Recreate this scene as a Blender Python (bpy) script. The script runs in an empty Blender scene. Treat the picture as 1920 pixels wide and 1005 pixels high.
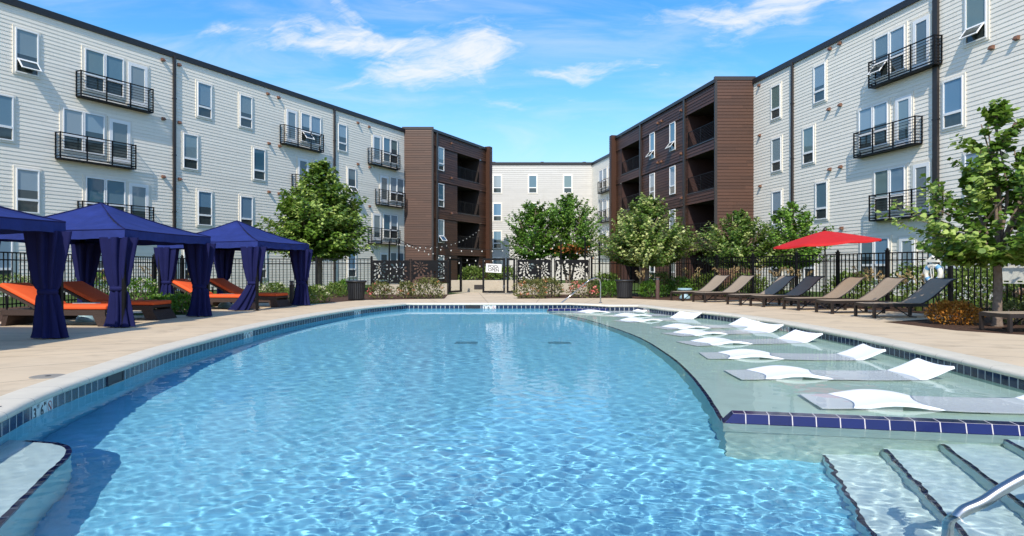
import bpy, math, random
import numpy as np
from mathutils import Vector, Matrix
from mathutils.geometry import tessellate_polygon

sc = bpy.context.scene
COL = sc.collection
R = math.radians
# ------------------------------------------------------------------ camera
EYE, F, HZ = 1.15, 1280.0, 505.0
cam = bpy.data.cameras.new('camera')
cam_o = bpy.data.objects.new('camera', cam)
COL.objects.link(cam_o)
sc.camera = cam_o
cam.sensor_width = 36
cam.lens = 24
cam.shift_y = 2.5 / 1920
cam.clip_end = 2000
cam_o.location = (0, 0, EYE)
cam_o.rotation_euler = (R(90), 0, 0)
# ------------------------------------------------------------------ light
SUN = Vector((-.19, -1.05, 1.0)).normalized()
sun = bpy.data.lights.new('sun', 'SUN')
sun.energy = 3.3
sun.angle = R(.5)
sun.color = (1, .93, .82)
sun.cycles.is_caustics_light = True
sun_o = bpy.data.objects.new('sun', sun)
COL.objects.link(sun_o)
sun_o.rotation_euler = SUN.to_track_quat('Z', 'Y').to_euler()
sun_o.location = (-12, -36, 40)
w = bpy.data.worlds.new('World')
sc.world = w
w.use_nodes = True


class NG:
    """small node-graph helper"""
    def __init__(s, nt):
        s.nt = nt

    def n(s, t, **kw):
        x = s.nt.nodes.new(t)
        for k, v in kw.items():
            setattr(x, k, v)
        return x

    def l(s, a, b):
        s.nt.links.new(a, b)

    def val(s, sock, v):
        if hasattr(v, 'is_output'):
            s.l(v, sock)
        else:
            sock.default_value = v

    def m(s, op, a, b=0., c=0.):
        x = s.n('ShaderNodeMath', operation=op)
        for i, v in enumerate((a, b, c)):
            s.val(x.inputs[i], v)
        return x.outputs[0]

    def noise(s, vec, scale, detail=4., rough=.55, dist=0.):
        x = s.n('ShaderNodeTexNoise')
        if vec is not None:
            s.l(vec, x.inputs['Vector'])
        x.inputs['Scale'].default_value = scale
        x.inputs['Detail'].default_value = detail
        x.inputs['Roughness'].default_value = rough
        x.inputs['Distortion'].default_value = dist
        return x.outputs['Fac']

    def ramp(s, fac, stops):
        x = s.n('ShaderNodeValToRGB')
        s.val(x.inputs[0], fac)
        e = x.color_ramp.elements
        while len(e) < len(stops):
            e.new(.5)
        for q, (p, c) in zip(e, stops):
            q.position = p
            q.color = (*c, 1) if len(c) == 3 else c
        return x.outputs[0]

    def mix(s, fac, a, b, mode='MIX'):
        x = s.n('ShaderNodeMix', data_type='RGBA', blend_type=mode)
        s.val(x.inputs[0], fac)
        for i, v in ((6, a), (7, b)):
            if isinstance(v, tuple) and len(v) == 3:
                v = (*v, 1)
            s.val(x.inputs[i], v)
        return x.outputs[2]

    def maprange(s, v, a, b, c=0., d=1.):
        x = s.n('ShaderNodeMapRange', interpolation_type='SMOOTHSTEP')
        for i, q in enumerate((v, a, b, c, d)):
            s.val(x.inputs[i], q)
        return x.outputs[0]

    def comb(s, x=0., y=0., z=0.):
        q = s.n('ShaderNodeCombineXYZ')
        for i, v in enumerate((x, y, z)):
            s.val(q.inputs[i], v)
        return q.outputs[0]

    def sep(s, v):
        q = s.n('ShaderNodeSeparateXYZ')
        s.l(v, q.inputs[0])
        return q.outputs

    def bump(s, h, strength=.3, dist=.02):
        q = s.n('ShaderNodeBump')
        s.l(h, q.inputs['Height'])
        q.inputs['Strength'].default_value = strength
        q.inputs['Distance'].default_value = dist
        return q.outputs[0]


def make_sky():
    g = NG(w.node_tree)
    bg = w.node_tree.nodes['Background']
    sky = g.n('ShaderNodeTexSky', sky_type='NISHITA', sun_disc=False)
    sky.sun_elevation = math.asin(SUN.z)
    sky.sun_rotation = math.atan2(SUN.x, SUN.y)
    sky.air_density = 1.0
    sky.dust_density = .6
    sky.ozone_density = 2.0
    hs = g.n('ShaderNodeHueSaturation')
    hs.inputs['Saturation'].default_value = SKY_SAT
    hs.inputs['Value'].default_value = 1.0
    g.l(sky.outputs[0], hs.inputs['Color'])
    tc = g.n('ShaderNodeTexCoord')
    x, y, z = g.sep(tc.outputs['Generated'])
    yy = g.m('MAXIMUM', g.m('ABSOLUTE', y), .12)
    u = g.m('DIVIDE', x, yy)
    v = g.m('DIVIDE', z, yy)
    p = g.comb(u, v, 0)
    # domain warp so that the wisps fray
    wn = g.n('ShaderNodeTexNoise')
    g.l(p, wn.inputs['Vector'])
    wn.inputs['Scale'].default_value = 6
    wn.inputs['Detail'].default_value = 6
    ws = g.sep(wn.outputs['Color'])
    uu = g.m('ADD', u, g.m('MULTIPLY', g.m('SUBTRACT', ws[0], .5), .16))
    vv = g.m('ADD', v, g.m('MULTIPLY', g.m('SUBTRACT', ws[1], .5), .10))
    blobs = [  # u, v, half width, half height, tilt, weight
        (-.305, .345, .10, .030, -.10, .95), (-.20, .335, .06, .024, -.15, .6), (-.10, .312, .105, .044, .14, 1.0), (-.035, .315, .05, .03, .1, .5),
        (-.23, .268, .11, .013, .25, .45), (-.245, .385, .055, .02, -.6, .8), (-.06, .396, .09, .012, .03, .95), (.095, .292, .075, .014, .16, .85),
        (.21, .297, .06, .016, .05, .45), (.03, .252, .08, .012, 0, .5), (.33, .375, .17, .035, .12, .8), (.45, .40, .12, .03, .1, .6),
        (.10, .215, .3, .03, 0, .3), (-.42, .21, .2, .04, 0, .2), (-.42, .36, .05, .01, .3, .35)]
    tot = None
    for (cu, cv, a, b, tl, wt) in blobs:
        du = g.m('SUBTRACT', uu, cu)
        dv = g.m('SUBTRACT', g.m('SUBTRACT', vv, cv), g.m('MULTIPLY', du, tl))
        r2 = g.m('ADD', g.m('POWER', g.m('DIVIDE', du, a), 2.), g.m('POWER', g.m('DIVIDE', dv, b), 2.))
        k = g.m('MULTIPLY', g.m('POWER', 2.718, g.m('MULTIPLY', r2, -1.)), wt)
        tot = k if tot is None else g.m('ADD', tot, k)
    st = g.comb(g.m('MULTIPLY', g.m('ADD', uu, g.m('MULTIPLY', vv, .8)), 3.), g.m('MULTIPLY', vv, 13.), 0)
    fib = g.noise(st, 2.2, 9, .62, .8)
    st2 = g.comb(g.m('MULTIPLY', u, 9.), g.m('MULTIPLY', g.m('SUBTRACT', v, g.m('MULTIPLY', u, .2)), 30.), 2.)
    fib2 = g.noise(st2, 1.5, 8, .65, 1.2)
    fz = g.m('ADD', g.m('MULTIPLY', g.m('SUBTRACT', fib, .5), 1.9), g.m('MULTIPLY', g.m('SUBTRACT', fib2, .5), 1.3))
    dens = g.m('ADD', g.m('MULTIPLY', tot, .78), g.m('MULTIPLY', fz, g.m('MINIMUM', g.m('MULTIPLY', tot, 1.8), 1.)))
    dens = g.maprange(dens, .10, 1.25, 0, .9)
    # thin general veil
    veil = g.m('MULTIPLY', g.maprange(g.noise(g.comb(g.m('MULTIPLY', u, 2.), g.m('MULTIPLY', v, 9.), 3.), 1.6, 7, .6, .6), .40, .8), .36)
    dens = g.m('MAXIMUM', dens, veil)
    dens = g.m('MULTIPLY', dens, g.maprange(z, .01, .12))
    hz = g.maprange(v, .0, .29, .75, 0.)
    base = g.mix(hz, hs.outputs[0], SKY_HORIZON)
    out = g.mix(dens, base, CLOUD)
    g.l(out, bg.inputs[0])
    bg.inputs[1].default_value = .165


SKY_SAT = 1.4
SKY_HORIZON = (2.3, 3.0, 3.8)
CLOUD = (4.1, 4.2, 4.35)
make_sky()
vs = sc.view_settings
vs.view_transform = 'Standard'
vs.look = 'None'
vs.gamma = 1
vs.exposure = 0.5
sc.cycles.use_denoising = True
sc.cycles.max_bounces = 10
sc.cycles.transmission_bounces = 6
sc.cycles.transparent_max_bounces = 8
sc.cycles.caustics_reflective = False
sc.cycles.caustics_refractive = True
sc.cycles.sample_clamp_indirect = 6

rng = np.random.default_rng(11)
rnd = random.Random(5)


def at(px, py, z=0.):
    """photo pixel -> world point on the level plane z"""
    Y = (EYE - z) * F / (py - HZ)
    return Vector(((px - 960) * Y / F, Y, z))


# ------------------------------------------------------------------ materials
MATS = {}


def pmat(name, color, rough=.6, spec=.5, metal=0., var=0., vscale=8., bump=0., bscale=30., bdist=.01, trans=0., coat=0., dirt=None):
    m = bpy.data.materials.new(name)
    m.use_nodes = True
    g = NG(m.node_tree)
    b = m.node_tree.nodes['Principled BSDF']
    b.inputs['Base Color'].default_value = (*color, 1)
    b.inputs['Roughness'].default_value = rough
    b.inputs['Metallic'].default_value = metal
    b.inputs['Specular IOR Level'].default_value = spec
    b.inputs['Coat Weight'].default_value = coat
    tc = g.n('ShaderNodeTexCoord').outputs['Object']
    if var:
        f = g.noise(tc, vscale, 6, .6)
        c = g.ramp(f, [(.25, tuple(x * (1 - var) for x in color)), (.75, tuple(min(1, x * (1 + var)) for x in color))])
        if dirt:
            f2 = g.maprange(g.noise(tc, dirt[1], 5, .6, .4), dirt[2], dirt[2] + .18)
            c = g.mix(g.m('MULTIPLY', f2, dirt[3]), c, dirt[0])
        g.l(c, b.inputs['Base Color'])
    if bump:
        g.l(g.bump(g.noise(tc, bscale, 5, .6), bump, bdist), b.inputs['Normal'])
    MATS[name] = m
    return m


def siding_mat(name, color, var, rough=.55):
    """painted lap board: tone differs a little from board to board, faint grime"""
    m = pmat(name, color, rough, .35)
    g = NG(m.node_tree)
    b = m.node_tree.nodes['Principled BSDF']
    geo = g.n('ShaderNodeNewGeometry')
    tc = g.n('ShaderNodeTexCoord').outputs['Object']
    xs = g.sep(tc)
    st = g.comb(g.m('MULTIPLY', xs[0], .6), g.m('MULTIPLY', xs[1], .6), g.m('MULTIPLY', xs[2], 14.))
    f = g.m('ADD', g.m('MULTIPLY', geo.outputs['Random Per Island'], .5), g.m('MULTIPLY', g.noise(st, 3., 5, .6), .5))
    c = g.ramp(f, [(.2, tuple(x * (1 - var) for x in color)), (.8, tuple(min(1, x * (1 + var)) for x in color))])
    stain = g.maprange(g.noise(g.comb(g.m('MULTIPLY', xs[0], 2.5), 0., g.m('MULTIPLY', xs[2], .25)), 1.2, 6, .65), .5, .78)
    c = g.mix(g.m('MULTIPLY', stain, .16), c, tuple(x * .62 for x in color))
    g.l(c, b.inputs['Base Color'])
    g.l(g.bump(g.noise(st, 6., 4, .6), .12, .01), b.inputs['Normal'])
    return m


def tile_mat(name, color, grout, su, sv, var=.35, rough=.12, gw=.05):
    m = pmat(name, color, rough, .5)
    g = NG(m.node_tree)
    b = m.node_tree.nodes['Principled BSDF']
    uv = g.n('ShaderNodeUVMap', uv_map='UVMap').outputs[0]
    x = g.sep(uv)
    a, c = g.m('DIVIDE', x[0], su), g.m('DIVIDE', x[1], sv)
    fa, fc = g.m('FRACT', a), g.m('FRACT', c)
    ea = g.m('MINIMUM', fa, g.m('SUBTRACT', 1., fa))
    ec = g.m('MULTIPLY', g.m('MINIMUM', fc, g.m('SUBTRACT', 1., fc)), sv / su)
    e = g.m('LESS_THAN', g.m('MINIMUM', ea, ec), gw)
    wn = g.n('ShaderNodeTexWhiteNoise', noise_dimensions='2D')
    g.l(g.comb(g.m('FLOOR', a), g.m('FLOOR', c), 0.), wn.inputs['Vector'])
    t = g.m('ADD', g.m('MULTIPLY', wn.outputs['Value'], .6), g.m('MULTIPLY', g.noise(uv, 22, 4), .4))
    col = g.ramp(t, [(.1, tuple(q * (1 - var) for q in color)), (.9, tuple(q * (1 + var) for q in color))])
    g.l(g.mix(e, col, grout), b.inputs['Base Color'])
    g.l(g.m('ADD', rough, g.m('MULTIPLY', e, .5)), b.inputs['Roughness'])
    g.l(g.bump(g.m('SUBTRACT', 1., e), .4, .004), b.inputs['Normal'])
    return m


def leaf_mat(name, dark, mid, light, rough=.45, transl=.35):
    m = bpy.data.materials.new(name)
    m.use_nodes = True
    g = NG(m.node_tree)
    b = m.node_tree.nodes['Principled BSDF']
    at_ = g.n('ShaderNodeAttribute', attribute_name='tone')
    c = g.ramp(at_.outputs['Fac'], [(.0, dark), (.45, mid), (1., light)])
    g.l(c, b.inputs['Base Color'])
    b.inputs['Roughness'].default_value = rough
    b.inputs['Specular IOR Level'].default_value = .35
    tr = g.n('ShaderNodeBsdfTranslucent')
    g.l(g.mix(.5, c, (.16, .25, .02)), tr.inputs[0])
    ms = g.n('ShaderNodeMixShader')
    ms.inputs[0].default_value = transl
    g.l(b.outputs[0], ms.inputs[1])
    g.l(tr.outputs[0], ms.inputs[2])
    g.l(ms.outputs[0], m.node_tree.nodes['Material Output'].inputs[0])
    MATS[name] = m
    return m


WHITE_SIDING = siding_mat('white siding', (.88, .82, .71), .05)
TONED_SIDING = siding_mat('siding toned down for the sun', (.56, .54, .50), .05)  # colour lowered to offset the direct sun on the end wall
BROWN_SIDING = siding_mat('brown siding', (.074, .032, .018), .24, .5)
DARK_SIDING = siding_mat('dark brown siding', (.082, .034, .017), .3, .5)
TRIM = pmat('painted trim', (.80, .74, .63), .5, var=.05, vscale=3)
VINYL = pmat('white vinyl', (.86, .86, .85), .35)
BLACK = pmat('black metal', (.006, .006, .007), .5, .18, var=.3, vscale=6)
CAPM = pmat('dark roof edge', (.018, .017, .019), .45, var=.2)
BRONZE = pmat('bronze downspout', (.030, .024, .022), .45, var=.2)
VENTM = pmat('brown vent', (.16, .075, .045), .5, var=.3)
INNER = pmat('recess wall with painted shade', (.030, .020, .017), .8, var=.2)  # loggia shade put into the colour, darker than the block's siding
RED_INNER = pmat('red brown recess wall with painted shade', (.045, .018, .014), .7, var=.2)  # reddish version, also darkened to paint in the loggia shade
FLASH = pmat('metal flashing', (.12, .12, .13), .4, metal=.6)


def glass_mat(name, cols, rough=.04):
    m = pmat(name, cols[0], rough, .5, coat=.6)
    g = NG(m.node_tree)
    b = m.node_tree.nodes['Principled BSDF']
    b.inputs['Coat Roughness'].default_value = .02
    oi = g.n('ShaderNodeObjectInfo')
    tc = g.n('ShaderNodeTexCoord').outputs['Object']
    z = g.sep(tc)[2]
    c = g.ramp(oi.outputs['Random'], [(i / (len(cols) - 1), q) for i, q in enumerate(cols)])
    slat = g.m('FRACT', g.m('MULTIPLY', z, 22.))
    c = g.mix(g.m('MULTIPLY', g.m('LESS_THAN', slat, .25), .22), c, (.05, .07, .08))
    # blind drawn to a different height in each window
    low = g.m('ADD', .62, g.m('MULTIPLY', g.m('FRACT', g.m('MULTIPLY', oi.outputs['Random'], 7.3)), .55))
    c = g.mix(g.m('MULTIPLY', g.m('LESS_THAN', z, low), g.m('GREATER_THAN', g.m('FRACT', g.m('MULTIPLY', oi.outputs['Random'], 3.7)), .5)), c, (.05, .075, .085))
    g.l(c, b.inputs['Base Color'])
    g.l(g.bump(g.noise(tc, 1.3, 2), .03, .05), b.inputs['Normal'])
    return m


GLASS_UP = glass_mat('window glass with painted sky and blinds', [(.08, .22, .38), (.27, .34, .36), (.05, .14, .20), (.30, .40, .47), (.13, .20, .18), (.16, .30, .44), (.36, .40, .40)])  # blind tones, some tinted blue to paint in the reflected sky
GLASS_LOW = pmat('dark window glass', (.045, .06, .06), .04, coat=.6, var=.5, vscale=1.5)
GLASS_DOOR = glass_mat('door glass over blinds', [(.12, .24, .30), (.36, .41, .41), (.04, .06, .07), (.26, .34, .38)])

CONC = pmat('deck concrete', (.60, .47, .315), .75, .3, var=.13, vscale=.7, bump=.12, bscale=60, dirt=((.34, .265, .18), 1.6, .50, .5))


def conc_detail():
    m = CONC
    g = NG(m.node_tree)
    b = m.node_tree.nodes['Principled BSDF']
    src = b.inputs['Base Color'].links[0].from_socket
    tc = g.n('ShaderNodeTexCoord').outputs['Object']
    x = g.sep(tc)
    brush = g.noise(g.comb(g.m('MULTIPLY', x[0], .9), g.m('MULTIPLY', x[1], 5.), 0.), 1.6, 6, .7, .5)
    c = g.mix(g.maprange(brush, .35, .7, 0., .55), src, (.66, .54, .385))
    spots = g.maprange(g.noise(tc, 9., 2, .5), .70, .76)
    c = g.mix(g.m('MULTIPLY', spots, .35), c, (.2, .16, .12))
    # saw-cut control joints
    r = g.m('SQRT', g.m('ADD', g.m('POWER', x[0], 2.), g.m('POWER', g.m('SUBTRACT', x[1], 13.), 2.)))
    ang = g.m('MULTIPLY', g.m('ARCTAN2', g.m('SUBTRACT', x[1], 13.), x[0]), 20 / math.pi)
    j = g.m('LESS_THAN', g.m('MULTIPLY', g.m('ABSOLUTE', g.m('SUBTRACT', g.m('FRACT', ang), .5)), r), .09)
    c = g.mix(g.m('MULTIPLY', j, .55), c, (.16, .12, .09))
    g.l(c, b.inputs['Base Color'])


conc_detail()
WALLC = pmat('cast concrete', (.46, .40, .31), .8, .3, var=.15, vscale=1.5, bump=.15, bscale=40, dirt=((.30, .25, .19), 3., .5, .4))
COPING = pmat('coping stone', (.66, .60, .48), .5, var=.07, vscale=3, bump=.08, bscale=50, dirt=((.5, .45, .38), 1.5, .55, .3))


def coping_joints():
    g = NG(COPING.node_tree)
    b = COPING.node_tree.nodes['Principled BSDF']
    src = b.inputs['Base Color'].links[0].from_socket
    u = g.sep(g.n('ShaderNodeUVMap', uv_map='UVMap').outputs[0])[0]
    f = g.m('FRACT', g.m('DIVIDE', u, .61))
    g.l(g.mix(g.m('MULTIPLY', g.m('LESS_THAN', f, .012), .8), src, (.2, .18, .15)), b.inputs['Base Color'])


coping_joints()
TILE = tile_mat('teal navy waterline tile', (.012, .024, .062), (.50, .52, .50), .152, .152, .3)
CURBTILE = tile_mat('cobalt curb tile', (.007, .011, .080), (.55, .50, .49), .19, .3, .2, gw=.022)
NOSING = tile_mat('dark nosing tile', (.008, .012, .05), (.12, .14, .2), .152, .5)
PLASTER_BLUE = pmat('blue pool plaster', (.26, .66, .85), .7, .3, var=.12, vscale=5)
PLASTER = pmat('pale pool plaster', (.56, .72, .63), .7, .3, var=.08, vscale=4)
PLASTER_DRAIN = pmat('grey drain plastic', (.16, .40, .52), .6)
PLASTER_STEP = pmat('white step plaster', (.66, .80, .79), .7, .3, var=.08, vscale=4)
MULCH = pmat('bark mulch', (.10, .055, .035), .9, .2, var=.7, vscale=22, bump=1., bscale=45, bdist=.05)
GRASS = pmat('lawn', (.065, .11, .022), .9, .2, var=.4, vscale=9, bump=.8, bscale=80, bdist=.05)


def water_mat():
    """clear water; the surface reflection is held down as through a polarising filter"""
    m = bpy.data.materials.new('water')
    m.use_nodes = True
    nt = m.node_tree
    nt.nodes.clear()
    g = NG(nt)
    rf = nt.nodes.new('ShaderNodeBsdfRefraction')
    rf.inputs['IOR'].default_value = 1.33
    rf.inputs['Roughness'].default_value = 0
    rf.inputs['Color'].default_value = (.95, .99, 1, 1)
    gl = nt.nodes.new('ShaderNodeBsdfGlossy')
    gl.inputs['Roughness'].default_value = 0
    fr = nt.nodes.new('ShaderNodeFresnel')
    fr.inputs['IOR'].default_value = 1.33
    ms = nt.nodes.new('ShaderNodeMixShader')
    g.l(g.m('MULTIPLY', fr.outputs[0], REFLECT), ms.inputs[0])
    g.l(rf.outputs[0], ms.inputs[1])
    g.l(gl.outputs[0], ms.inputs[2])
    o = nt.nodes.new('ShaderNodeOutputMaterial')
    nt.links.new(ms.outputs[0], o.inputs[0])
    return m


REFLECT = .56
WATER = water_mat()


# ------------------------------------------------------------------ mesh helpers
class MB:
    """collects boxes, tubes and strips; build() links them as ONE mesh object"""
    def __init__(s):
        s.v, s.f, s.uv, s.hasuv = [], [], [], False

    def face(s, pts, uv=None):
        n = len(s.v)
        s.v += [tuple(p) for p in pts]
        s.f.append(tuple(range(n, n + len(pts))))
        s.uv.append(uv)
        if uv:
            s.hasuv = True
        return s

    def raw(s, v, f):
        n = len(s.v)
        s.v += [tuple(p) for p in v]
        for q in f:
            s.f.append(tuple(i + n for i in q))
            s.uv.append(None)
        return s

    def box(s, a, b, M=None):
        (x0, y0, z0), (x1, y1, z1) = a, b
        v = [(x0, y0, z0), (x1, y0, z0), (x1, y1, z0), (x0, y1, z0), (x0, y0, z1), (x1, y0, z1), (x1, y1, z1), (x0, y1, z1)]
        if M is not None:
            v = [M @ Vector(p) for p in v]
        return s.raw(v, [(0, 3, 2, 1), (4, 5, 6, 7), (0, 1, 5, 4), (1, 2, 6, 5), (2, 3, 7, 6), (3, 0, 4, 7)])

    def tube(s, pts, r, n=8, caps=True):
        pts = [Vector(p) for p in pts]
        rs = r if isinstance(r, (list, tuple)) else [r] * len(pts)
        up = Vector((0, 0, 1))
        rings = []
        prev = None
        for i, p in enumerate(pts):
            d = (pts[min(i + 1, len(pts) - 1)] - pts[max(i - 1, 0)])
            if d.length < 1e-9:
                d = Vector((0, 0, 1))
            d.normalize()
            if prev is None:
                a = d.cross(up if abs(d.z) < .95 else Vector((1, 0, 0))).normalized()
            else:
                a = (prev - d * prev.dot(d)).normalized()
            prev = a
            b = d.cross(a)
            rings.append([p + (a * math.cos(t) + b * math.sin(t)) * rs[i] for t in (2 * math.pi * k / n for k in range(n))])
        n0 = len(s.v)
        v = [q for ring in rings for q in ring]
        f = []
        for i in range(len(rings) - 1):
            for k in range(n):
                k2 = (k + 1) % n
                f.append((i * n + k, i * n + k2, (i + 1) * n + k2, (i + 1) * n + k))
        if caps:
            f.append(tuple(reversed(range(n))))
            f.append(tuple((len(rings) - 1) * n + k for k in range(n)))
        return s.raw(v, f)

    def lathe(s, prof, n=20, c=(0, 0, 0), sx=1., sy=1.):
        v, f = [], []
        for (r, z) in prof:
            for k in range(n):
                t = 2 * math.pi * k / n
                v.append((c[0] + r * math.cos(t) * sx, c[1] + r * math.sin(t) * sy, c[2] + z))
        for i in range(len(prof) - 1):
            for k in range(n):
                k2 = (k + 1) % n
                f.append((i * n + k, i * n + k2, (i + 1) * n + k2, (i + 1) * n + k))
        f.append(tuple(reversed(range(n))))
        f.append(tuple((len(prof) - 1) * n + k for k in range(n)))
        return s.raw(v, f)

    def prism(s, poly, z0, z1, M=None):
        n = len(poly)
        v = [(x, y, z0) for x, y in poly] + [(x, y, z1) for x, y in poly]
        if M is not None:
            v = [M @ Vector(p) for p in v]
        f = [tuple(reversed(range(n))), tuple(range(n, 2 * n))]
        f += [(i, (i + 1) % n, n + (i + 1) % n, n + i) for i in range(n)]
        return s.raw(v, f)

    def mesh(s, name, mat, smooth=False):
        me = bpy.data.meshes.new(name)
        me.from_pydata(s.v, [], s.f)
        if s.hasuv:
            ul = me.uv_layers.new(name='UVMap')
            k = 0
            for q, u in zip(s.f, s.uv):
                for i in range(len(q)):
                    ul.data[k].uv = u[i] if u else (0, 0)
                    k += 1
        if mat:
            me.materials.append(mat)
        if smooth:
            me.polygons.foreach_set('use_smooth', np.ones(len(me.polygons), bool))
        me.update()
        return me

    def build(s, name, mat, parent=None, smooth=False, loc=None, rot=None):
        return link(name, s.mesh(name, mat, smooth), parent, loc, rot)


def link(name, me, parent=None, loc=None, rot=None):
    o = bpy.data.objects.new(name, me)
    COL.objects.link(o)
    if parent is not None:
        o.parent = parent
    if loc is not None:
        o.location = loc
    if rot is not None:
        o.rotation_euler = rot
    return o


def tag(o, label=None, cat=None, group=None, kind=None):
    for k, v in (('label', label), ('category', cat), ('group', group), ('kind', kind)):
        if v:
            o[k] = v
    return o


def thing(name, label, cat, loc=(0, 0, 0), rz=0., group=None):
    o = bpy.data.objects.new(name, None)
    o.empty_display_size = .2
    COL.objects.link(o)
    o.location = loc
    o.rotation_euler = (0, 0, rz)
    return tag(o, label, cat, group)


def copy_tree(o, parent=None):
    c = o.copy()
    COL.objects.link(c)
    if parent is not None:
        c.parent = parent
    for ch in list(o.children):
        copy_tree(ch, c)
    return c


def under_water(o):
    o.cycles.is_caustics_receiver = True
    return o


def bevel(o, wd=.01, seg=2):
    m = o.modifiers.new('bevel', 'BEVEL')
    m.width = wd
    m.segments = seg
    m.limit_method = 'ANGLE'
    return o


def text_mesh(txt, size, mat, name='lettering', ext=.001, bold=0.):
    cu = bpy.data.curves.new('txt', 'FONT')
    cu.body = txt
    cu.size = size
    cu.align_x = 'CENTER'
    cu.align_y = 'CENTER'
    cu.extrude = ext
    cu.offset = bold
    o = bpy.data.objects.new('txt', cu)
    COL.objects.link(o)
    dg = bpy.context.evaluated_depsgraph_get()
    me = bpy.data.meshes.new_from_object(o.evaluated_get(dg))
    bpy.data.objects.remove(o)
    me.name = name
    me.materials.clear()
    me.materials.append(mat)
    return me


def catmull(pts, per=10):
    out = []
    P = [pts[0]] + list(pts) + [pts[-1]]
    for i in range(1, len(P) - 2):
        p0, p1, p2, p3 = (Vector(q) for q in P[i - 1:i + 3])
        for k in range(per):
            t = k / per
            out.append(.5 * ((2 * p1) + (p2 - p0) * t + (2 * p0 - 5 * p1 + 4 * p2 - p3) * t * t + (3 * p1 - p0 - 3 * p2 + p3) * t ** 3))
    out.append(Vector(P[-2]))
    return out


# ------------------------------------------------------------------ pool
WZ = -.18            # water level
FLOOR_Z = -1.30
SHELF_Z = -.43
left_arc = [(-2.2, 1.0), (-3.0, 2.4), (-3.55, 3.7), (-4.08, 5.44), (-4.27, 6.04), (-4.45, 6.8), (-4.67, 8.13), (-4.95, 9.86), (-5.08, 11.54),
            (-5.15, 13.1), (-5.13, 15.5), (-4.85, 18.4), (-4.39, 20.9), (-3.58, 23.15)]
right_arc = [(4.05, 21.95), (4.55, 19.9), (5.34, 18.1), (5.8, 15.7), (5.95, 12.7), (5.92, 11.0), (5.78, 8.95), (5.66, 7.6), (5.5, 5.2), (5.25, 3.2), (4.6, 1.0)]
L_ = [Vector((p.x, p.y)) for p in catmull([(*p, 0) for p in left_arc])]
R_ = [Vector((p.x, p.y)) for p in catmull([(*p, 0) for p in right_arc])]
far_edge = [Vector((-3.58 + (1.95 + 3.58) * k / 20, 23.15)) for k in range(1, 20)] + [Vector((1.95, 23.15)), Vector((3.12, 21.95))]
outline = L_ + far_edge + R_                     # runs clockwise seen from above: left side away, far edge, right side back
outline = [p for i, p in enumerate(outline) if i == 0 or (p - outline[i - 1]).length > .02]
NO = len(outline)
arc = [0.]
for i in range(NO):
    arc.append(arc[-1] + (outline[(i + 1) % NO] - outline[i]).length)


def normals_of(poly):
    out = []
    n = len(poly)
    for i in range(n):
        a = (poly[i] - poly[i - 1]).normalized()
        b = (poly[(i + 1) % n] - poly[i]).normalized()
        d = (a + b).normalized()
        nn = Vector((-d.y, d.x))               # outward for a clockwise outline
        c = max(.6, nn.dot(Vector((-a.y, a.x))))
        out.append(nn / c)
    return out


ON = normals_of(outline)


def sweep(prof, closed=True):
    """profile of (outward offset, z) swept along the pool outline"""
    mb = MB()
    L = [0.]
    for a, b in zip(prof, prof[1:]):
        L.append(L[-1] + math.hypot(b[0] - a[0], b[1] - a[1]))
    for i in range(NO):
        j = (i + 1) % NO
        for k in range(len(prof) - 1):
            (o0, z0), (o1, z1) = prof[k], prof[k + 1]
            a = outline[i] + ON[i] * o0
            b = outline[j] + ON[j] * o0
            c = outline[j] + ON[j] * o1
            d = outline[i] + ON[i] * o1
            mb.face([(a.x, a.y, z0), (b.x, b.y, z0), (c.x, c.y, z1), (d.x, d.y, z1)],
                    [(arc[i], L[k]), (arc[i + 1], L[k]), (arc[i + 1], L[k + 1]), (arc[i], L[k + 1])])
    return mb


def merge(o, d=.0005):
    import bmesh
    bm = bmesh.new()
    bm.from_mesh(o.data)
    bmesh.ops.remove_doubles(bm, verts=bm.verts, dist=d)
    bm.to_mesh(o.data)
    bm.free()
    return o


cop = sweep([(.03, -.066), (-.022, -.064), (-.034, -.052), (-.038, -.036), (-.032, -.016), (-.018, -.002), (.0, .006), (.03, .009), (.29, .009), (.30, .006), (.303, -.01)])
o = merge(cop.build('pool_coping', COPING, smooth=True))
tag(o, kind='structure')
o = sweep([(-.006, -.216), (-.006, -.064)]).build('pool_tile_band', TILE)
tag(under_water(o), kind='structure')
# basin walls and floor
mb = sweep([(0, FLOOR_Z), (0, -.060)])
mb.face([(p.x, p.y, FLOOR_Z) for p in reversed(outline)])
o = mb.build('pool_basin', PLASTER_BLUE)
tag(under_water(o), kind='structure')


def sheet(name, outer, holes, z, mat):
    loops = [[Vector((p[0], p[1], 0)) for p in outer]] + [[Vector((p[0], p[1], 0)) for p in h] for h in holes]
    tris = tessellate_polygon(loops)
    pts = [(q.x, q.y, z) for lp in loops for q in lp]
    fs = []
    for t in tris:
        a, b, c = (Vector(pts[i]) for i in t)
        fs.append(t if (b - a).cross(c - a).z > 0 else t[::-1])
    me = bpy.data.meshes.new(name)
    me.from_pydata(pts, [], fs)
    me.materials.append(mat)
    return link(name, me)


hole = [p + n * .295 for p, n in zip(outline, ON)]

mb = MB()
for i in range(NO - 1):
    a, b = outline[i], outline[i + 1]
    if a.x > 2.0 and 5.3 < a.y < 23.0:
        a, b = a - ON[i] * .004, b - ON[i + 1] * .004
        mb.face([(a.x, a.y, -.44), (b.x, b.y, -.44), (b.x, b.y, -.2155), (a.x, a.y, -.2155)])
SHELF_WALL = mb

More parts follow.
